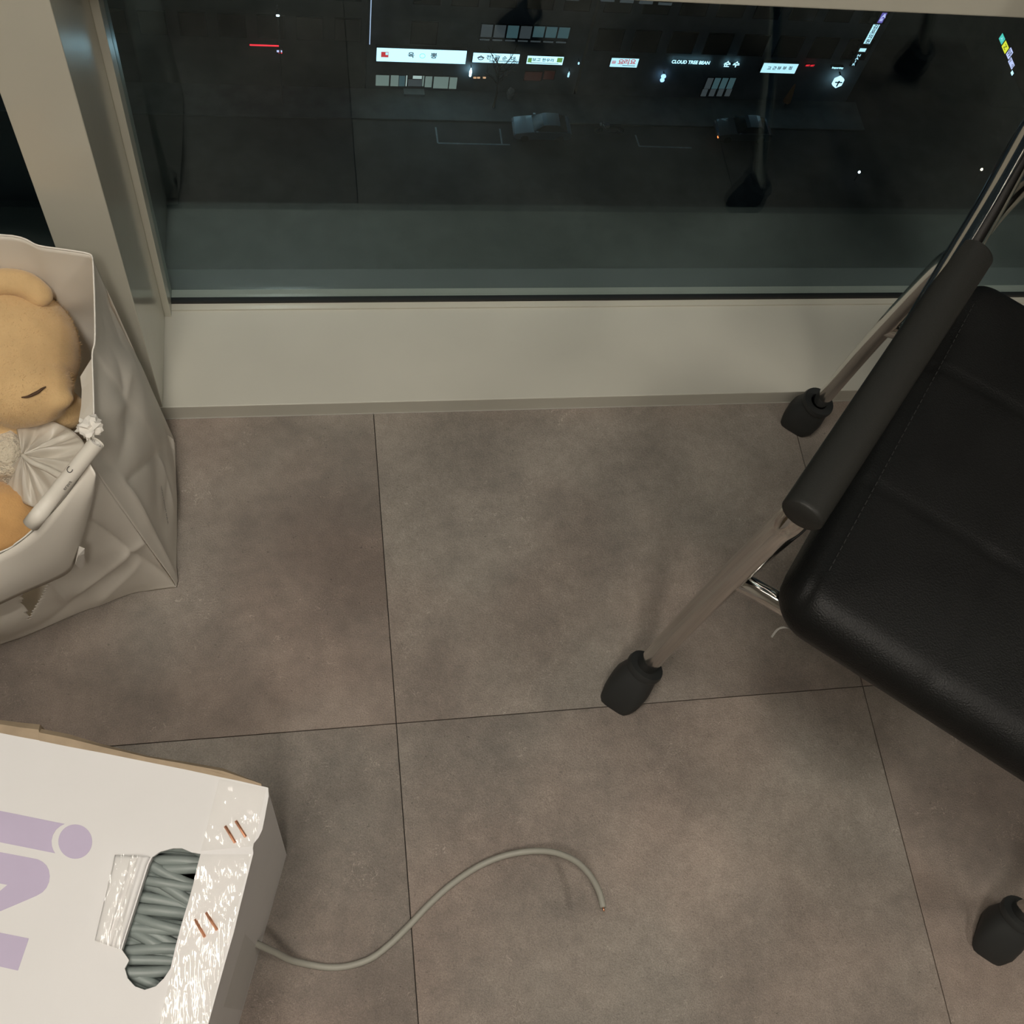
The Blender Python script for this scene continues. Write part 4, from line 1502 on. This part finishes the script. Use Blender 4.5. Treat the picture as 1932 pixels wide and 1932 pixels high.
def street_lamp(label, u, v, Y, head=0.12, em=E_lamp):
    p = px(u, v, Y=Y)
    t = thing('street_lamp', label, 'street lamp', (p.x, Y + 0.5, GZ))
    bm = nb()
    g0 = GZ + 0.14 if Y > kerb_y - 0.5 else GZ
    tube(bm, catmull([(p.x, Y + 0.5, g0), (p.x, Y + 0.5, p.z - 0.4), (p.x, Y + 0.4, p.z + 0.1), (p.x, Y + 0.1, p.z + 0.18)], 6), 0.06, 10)
    obj('pole', bm, M_dark, t, True)
    obj('head', boxm(p.x - head * 1.3, Y - head, p.z + 0.08, p.x + head * 1.3, Y + head * 1.5, p.z + 0.2, bevel=0.02), M_dark, t)
    obj('lens', boxm(p.x - head, Y - head * 0.9, p.z - 0.05, p.x + head, Y + head * 0.9, p.z + 0.08), em, t)


street_lamp('street lamp with a bright white head, far left above the neon strip', 524, 28, 61.6, 0.10)

# upright light tube on the gap between the left and the middle building
a, b = px(697.5, 84, Y=FY - 0.12), px(702, -20, Y=FY - 0.12)
t = thing('light_tube', 'tall thin upright pale light tube between two buildings', 'light', (a.x, FY, a.z))
obj('tube', tube(nb(), [Vector((a.x, FY - 0.1, a.z)), Vector((a.x, FY - 0.1, (a.z + b.z) / 2)), Vector((a.x, FY - 0.1, b.z))], 0.035, 10), emission('pale_tube', (0.55, 0.70, 0.95), 0.9), t, True)
obj('channel', boxm(a.x - 0.06, FY - 0.06, a.z - 0.1, a.x + 0.06, FY, b.z), M_dark, t)


# projecting lit bottle-shaped and round lamps on the fronts
def wall_lamp(label, u, v, w, h, em, parts=1):
    p = px(u, v, Y=FY - 0.3)
    t = thing('wall_lamp', label, 'light', (p.x, FY, p.z - h / 2))
    bm = nb()
    z0 = p.z - h / 2
    prof = [(0, 0.8), (0.55, 1.0), (0.72, 0.7), (0.82, 0.35), (1.0, 0.3)]
    loft(bm, [[Vector((p.x + w / 2 * r * math.cos(2 * math.pi * k / 12), FY - 0.3 + w / 2 * r * math.sin(2 * math.pi * k / 12), z0 + h * q)) for k in range(12)] for q, r in prof])
    obj('shade', bm, em, t, True)
    obj('bracket', boxm(p.x - 0.03, FY - 0.3, z0 + h, p.x + 0.03, FY, z0 + h + 0.06), M_dark, t)


wall_lamp('tall white bottle shaped lamp between the first two long signs', 888, 136, 0.20, 0.75, emission('bottle_glow', (0.5, 0.85, 1.0), 9.0))
wall_lamp('white round wall lamp right of the yellow green sign', 1073, 140, 0.16, 0.5, E_white2)
wall_lamp('small white wall lamp beside the end of the yellow green sign', 1092, 119, 0.14, 0.22, E_white2)
a = px(1251, 147, Y=FY - 0.3)
t = thing('round_sign', 'small blue white projecting double round sign below the capital lettering', 'sign', (a.x, FY, a.z - 0.4))
for dz, r in ((0.14, 0.19), (-0.22, 0.17)):
    bm = nb()
    poly_prism(bm, [Vector((a.x + r * math.cos(2 * math.pi * k / 20), FY - 0.34, a.z + dz + r * math.sin(2 * math.pi * k / 20))) for k in range(20)], (0, 1, 0), 0.1)
    obj('disc', bm, emission('sign_blue', (0.35, 0.65, 1.0), 2.2), t)
obj('bracket', boxm(a.x - 0.04, FY - 0.26, a.z + 0.3, a.x + 0.04, FY, a.z + 0.38), M_dark, t)
for k, u in enumerate((896, 903, 914)):
    p = px(u, 147, Y=FY - 0.15)
    t = thing('spot_lamp', ('left', 'middle', 'right')[k] + ' one of three small orange spot lamps under the pot mark sign', 'light', (p.x, FY, p.z), group='orange spot lamps')
    obj('lens', boxm(p.x - 0.11, FY - 0.16, p.z - 0.06, p.x + 0.11, FY - 0.1, p.z + 0.06), E_warm, t)
    obj('body', boxm(p.x - 0.13, FY - 0.1, p.z - 0.08, p.x + 0.13, FY, p.z + 0.08), M_dark, t)
# dim red shop fronts
for (u0, v0, u1, v1, nm) in ((990, 137, 1022, 152, 'wide'), (1026, 135, 1046, 150, 'narrow')):
    lit_window(b_mid, (u0, v0, u1, v1), emission('red_glow', (0.16, 0.05, 0.04), 0.14))

# bare street tree in front of the second sign
tb0 = px(944, 205, z=GZ + 0.14)
tree = thing('street_tree', 'bare street tree with thin branches in front of the pot mark sign', 'tree', (tb0.x, 62.4, GZ + 0.14))
bx = px(940, 150, Y=62.4).x
bm = nb()
tube(bm, catmull([(bx, 62.4, GZ + 0.14), (bx + 0.05, 62.4, GZ + 1.6), (bx - 0.05, 62.42, GZ + 3.0), (bx, 62.4, GZ + 4.0)], 5), lambda t: 0.10 - 0.05 * t, 10)
obj('trunk', bm, M_bark, tree, True)
rt = random.Random(11)
for k in range(12):
    z0 = GZ + 2.2 + 0.17 * k
    dx = (-1) ** k * rt.uniform(0.35, 1.3)
    top = z0 + rt.uniform(0.9, 1.9)
    bm = nb()
    tube(bm, catmull([(bx, 62.4, z0), (bx + dx * 0.45, 62.4 + rt.uniform(-.3, .3), z0 + (top - z0) * 0.4), (bx + dx * 0.8, 62.4 + rt.uniform(-.5, .5), z0 + (top - z0) * 0.75), (bx + dx, 62.4 + rt.uniform(-.6, .6), top)], 4), lambda t: 0.045 * (1 - 0.75 * t), 7)
    for q in range(3):
        f0 = 0.35 + 0.2 * q
        s0 = Vector((bx + dx * f0, 62.4, z0 + (top - z0) * f0))
        tube(bm, [s0, s0 + Vector((rt.uniform(-.25, .25), rt.uniform(-.2, .2), 0.25)), s0 + Vector((rt.uniform(-.5, .5), rt.uniform(-.3, .3), 0.55))], lambda t: 0.02 * (1 - 0.6 * t), 5)
    obj('branch', bm, M_bark, tree, True)


# parked cars
def car(label, cx, cy, m, lamp=None):
    t = thing('parked_car', label, 'car', (cx, cy, GZ), 0)
    W = 0.88
    prof = [(-2.22, 0.35), (-2.25, 0.62), (-2.1, 0.78), (-1.2, 0.93), (-0.62, 0.98), (1.55, 1.0), (2.05, 0.95), (2.22, 0.8), (2.24, 0.4), (2.1, 0.26), (-2.05, 0.24)]
    bm = nb()
    rings = []
    for wy, sc_ in ((-W, 0.96), (-W * 0.97, 0.995), (-W * 0.5, 1.0), (W * 0.5, 1.0), (W * 0.97, 0.995), (W, 0.96)):
        rings.append([Vector((cx + x * sc_, cy + wy, GZ + 0.12 + (z - 0.12) * (1 if abs(wy) < W else 0.97))) for x, z in prof])
    loft(bm, rings)
    bodyo = obj('body', bm, m, t)
    cab_ = [(-0.75, 0.97), (-0.05, 1.40), (0.25, 1.45), (0.95, 1.44), (1.25, 1.38), (1.85, 0.99)]
    bm = nb()
    loft(bm, [[Vector((cx + x, cy + s * (0.82 if z < 1.1 else 0.62), GZ + z)) for x, z in cab_] for s in (-1, 1)])
    obj('glasshouse', bm, M_dpane, t)
    bm = nb()
    rf = [(-0.05, 1.41), (0.25, 1.46), (0.95, 1.45), (1.25, 1.39)]
    loft(bm, [[Vector((cx + x, cy + s * 0.63, GZ + z + dz)) for x, z in rf for dz in (0.012,)] for s in (-1, -0.5, 0.5, 1)], closed=False)
    solidify(obj('roof', bm, m, t), 0.02, 0)
    for x in (-1.38, 1.38):
        for s in (-1, 1):
            bm = nb()
            tube(bm, [Vector((cx + x, cy + s * 0.72, GZ + 0.31)), Vector((cx + x, cy + s * 0.80, GZ + 0.31)), Vector((cx + x, cy + s * 0.90, GZ + 0.31))], 0.31, 18)
            obj('wheel', bm, M_tyre, t)
    for s in (-1, 1):
        obj('headlamp', boxm(cx - 2.24, cy + s * 0.62 - 0.16, GZ + 0.6, cx - 2.1, cy + s * 0.62 + 0.16, GZ + 0.72, bevel=0.02), M_line, t)
        obj('mirror', boxm(cx - 0.62, cy + s * 0.93 - 0.08, GZ + 0.95, cx - 0.42, cy + s * 0.93 + 0.08, GZ + 1.08, bevel=0.02), m, t)
    if lamp:
        obj('side_lamp', boxm(cx - 2.27, cy - 0.88, GZ + 0.5, cx - 2.2, cy - 0.72, GZ + 0.6), lamp, t)
    return t


p = px(1021, 262, z=GZ)
car('silver saloon car parked at the kerb below the lit signs', p.x, p.y + 0.55, M_carw)
p = px(1399, 262, z=GZ)
car('dark car with a small amber lamp, parked right of the silver car', p.x, p.y + 0.4, M_carb, E_orange)

# motorbike between the cars
p = px(1150, 252, z=GZ)
bk = thing('motorbike', 'parked motorbike with shiny fittings between the two cars', 'motorbike', (p.x, p.y, GZ))
for dx in (-0.95, 0.75):
    bm = nb()
    ring = [Vector((p.x + dx + 0.28 * math.cos(2 * math.pi * k / 20), p.y, GZ + 0.33 + 0.28 * math.sin(2 * math.pi * k / 20))) for k in range(21)]
    tube(bm, ring, 0.055, 8, caps=False)
    obj('wheel', bm, M_tyre, bk)
bm = nb()
tube(bm, catmull([(p.x + 0.75, p.y, GZ + 0.35), (p.x + 0.35, p.y, GZ + 0.5), (p.x - 0.25, p.y, GZ + 0.5), (p.x - 0.6, p.y, GZ + 0.85), (p.x - 0.75, p.y, GZ + 0.95)], 5), 0.10, 10)
obj('frame', bm, M_dark, bk, True)
obj('seat', boxm(p.x - 0.2, p.y - 0.16, GZ + 0.72, p.x + 0.75, p.y + 0.16, GZ + 0.86, bevel=0.05), M_tyre, bk)
obj('tank', boxm(p.x - 0.62, p.y - 0.18, GZ + 0.72, p.x - 0.2, p.y + 0.18, GZ + 0.98, bevel=0.07), M_carb, bk)
bm = nb()
tube(bm, catmull([(p.x - 0.6, p.y - 0.38, GZ + 1.05), (p.x - 0.72, p.y - 0.15, GZ + 1.0), (p.x - 0.72, p.y + 0.15, GZ + 1.0), (p.x - 0.6, p.y + 0.38, GZ + 1.05)], 5), 0.022, 8)
obj('handlebar', bm, M_chrome, bk, True)
bm = nb()
tube(bm, [Vector((p.x - 0.95, p.y, GZ + 0.33)), Vector((p.x - 0.84, p.y, GZ + 0.65)), Vector((p.x - 0.72, p.y, GZ + 1.0))], 0.045, 8)
obj('fork', bm, M_chrome, bk, True)
obj('headlamp', boxm(p.x - 0.98, p.y - 0.09, GZ + 0.85, p.x - 0.82, p.y + 0.09, GZ + 1.02, bevel=0.03), M_line, bk)
obj('exhaust', tube(nb(), [Vector((p.x - 0.2, p.y - 0.18, GZ + 0.3)), Vector((p.x + 0.3, p.y - 0.2, GZ + 0.3)), Vector((p.x + 0.85, p.y - 0.22, GZ + 0.4))], 0.05, 10), M_chrome, bk, True)

# pale planter on the pavement and a folded orange parasol
p = px(960, 176, z=GZ + 0.14)
p.y = min(p.y, 63.4)
pl = thing('planter', 'small pale planter with a pale shrub on the pavement', 'planter', (p.x, p.y, GZ + 0.14))
bm = nb()
loft(bm, [[Vector((p.x + r * math.cos(2 * math.pi * k / 16), p.y + r * math.sin(2 * math.pi * k / 16), GZ + 0.14 + z)) for k in range(16)] for z, r in ((0, 0.2), (0.4, 0.28), (0.42, 0.3), (0.46, 0.3))])
obj('pot', bm, mat('pale_pot', (0.5, 0.42, 0.36), 0.7), pl)
bm = nb()
for k in range(9):
    blob(bm, (p.x + rt.uniform(-.2, .2), p.y + rt.uniform(-.2, .2), GZ + 0.7 + rt.uniform(0, .25)), (0.14, 0.14, 0.14), 1)
obj('shrub', bm, mat('pale_leaf', (0.6, 0.5, 0.42), 0.8), pl)
p = px(1478, 194, z=GZ + 0.14)
p.y = min(p.y, 63.3)
ps = thing('folded_parasol', 'folded orange brown parasol standing on the pavement', 'parasol', (p.x, p.y, GZ + 0.14))
bm = nb()
loft(bm, [[Vector((p.x + (r + 0.03 * (k % 2)) * math.cos(2 * math.pi * k / 12), p.y + (r + 0.03 * (k % 2)) * math.sin(2 * math.pi * k / 12), GZ + 0.14 + z)) for k in range(12)] for z, r in ((0.5, 0.28), (1.2, 0.2), (2.0, 0.08), (2.3, 0.01))])
obj('canopy', bm, mat('orange_cloth', (0.62, 0.27, 0.12), 0.8), ps)
obj('pole', tube(nb(), [Vector((p.x, p.y, GZ + 0.14)), Vector((p.x, p.y, GZ + 1.0)), Vector((p.x, p.y, GZ + 2.4))], 0.03, 8), M_dark, ps)

# two low lamps standing on the far side of the road, right
for u, v, em, lab in ((1621, 325, E_lamp, 'low bollard lamp with a bluish white light on the road side, right'), (1852, 320, emission('warm_white', (1.0, 0.8, 0.55), 9.0), 'low bollard lamp with a warm light at the far right of the road')):
    p = px(u, v, z=GZ + 0.9)
    t = thing('bollard_lamp', lab, 'light', (p.x, p.y, GZ))
    obj('post', tube(nb(), [Vector((p.x, p.y, GZ)), Vector((p.x, p.y, GZ + 0.4)), Vector((p.x, p.y, GZ + 0.85))], 0.05, 10), M_dark, t)
    bm = nb()
    blob(bm, (p.x, p.y, GZ + 0.92), (0.09, 0.09, 0.11), 2)
    obj('globe', bm, em, t, True)
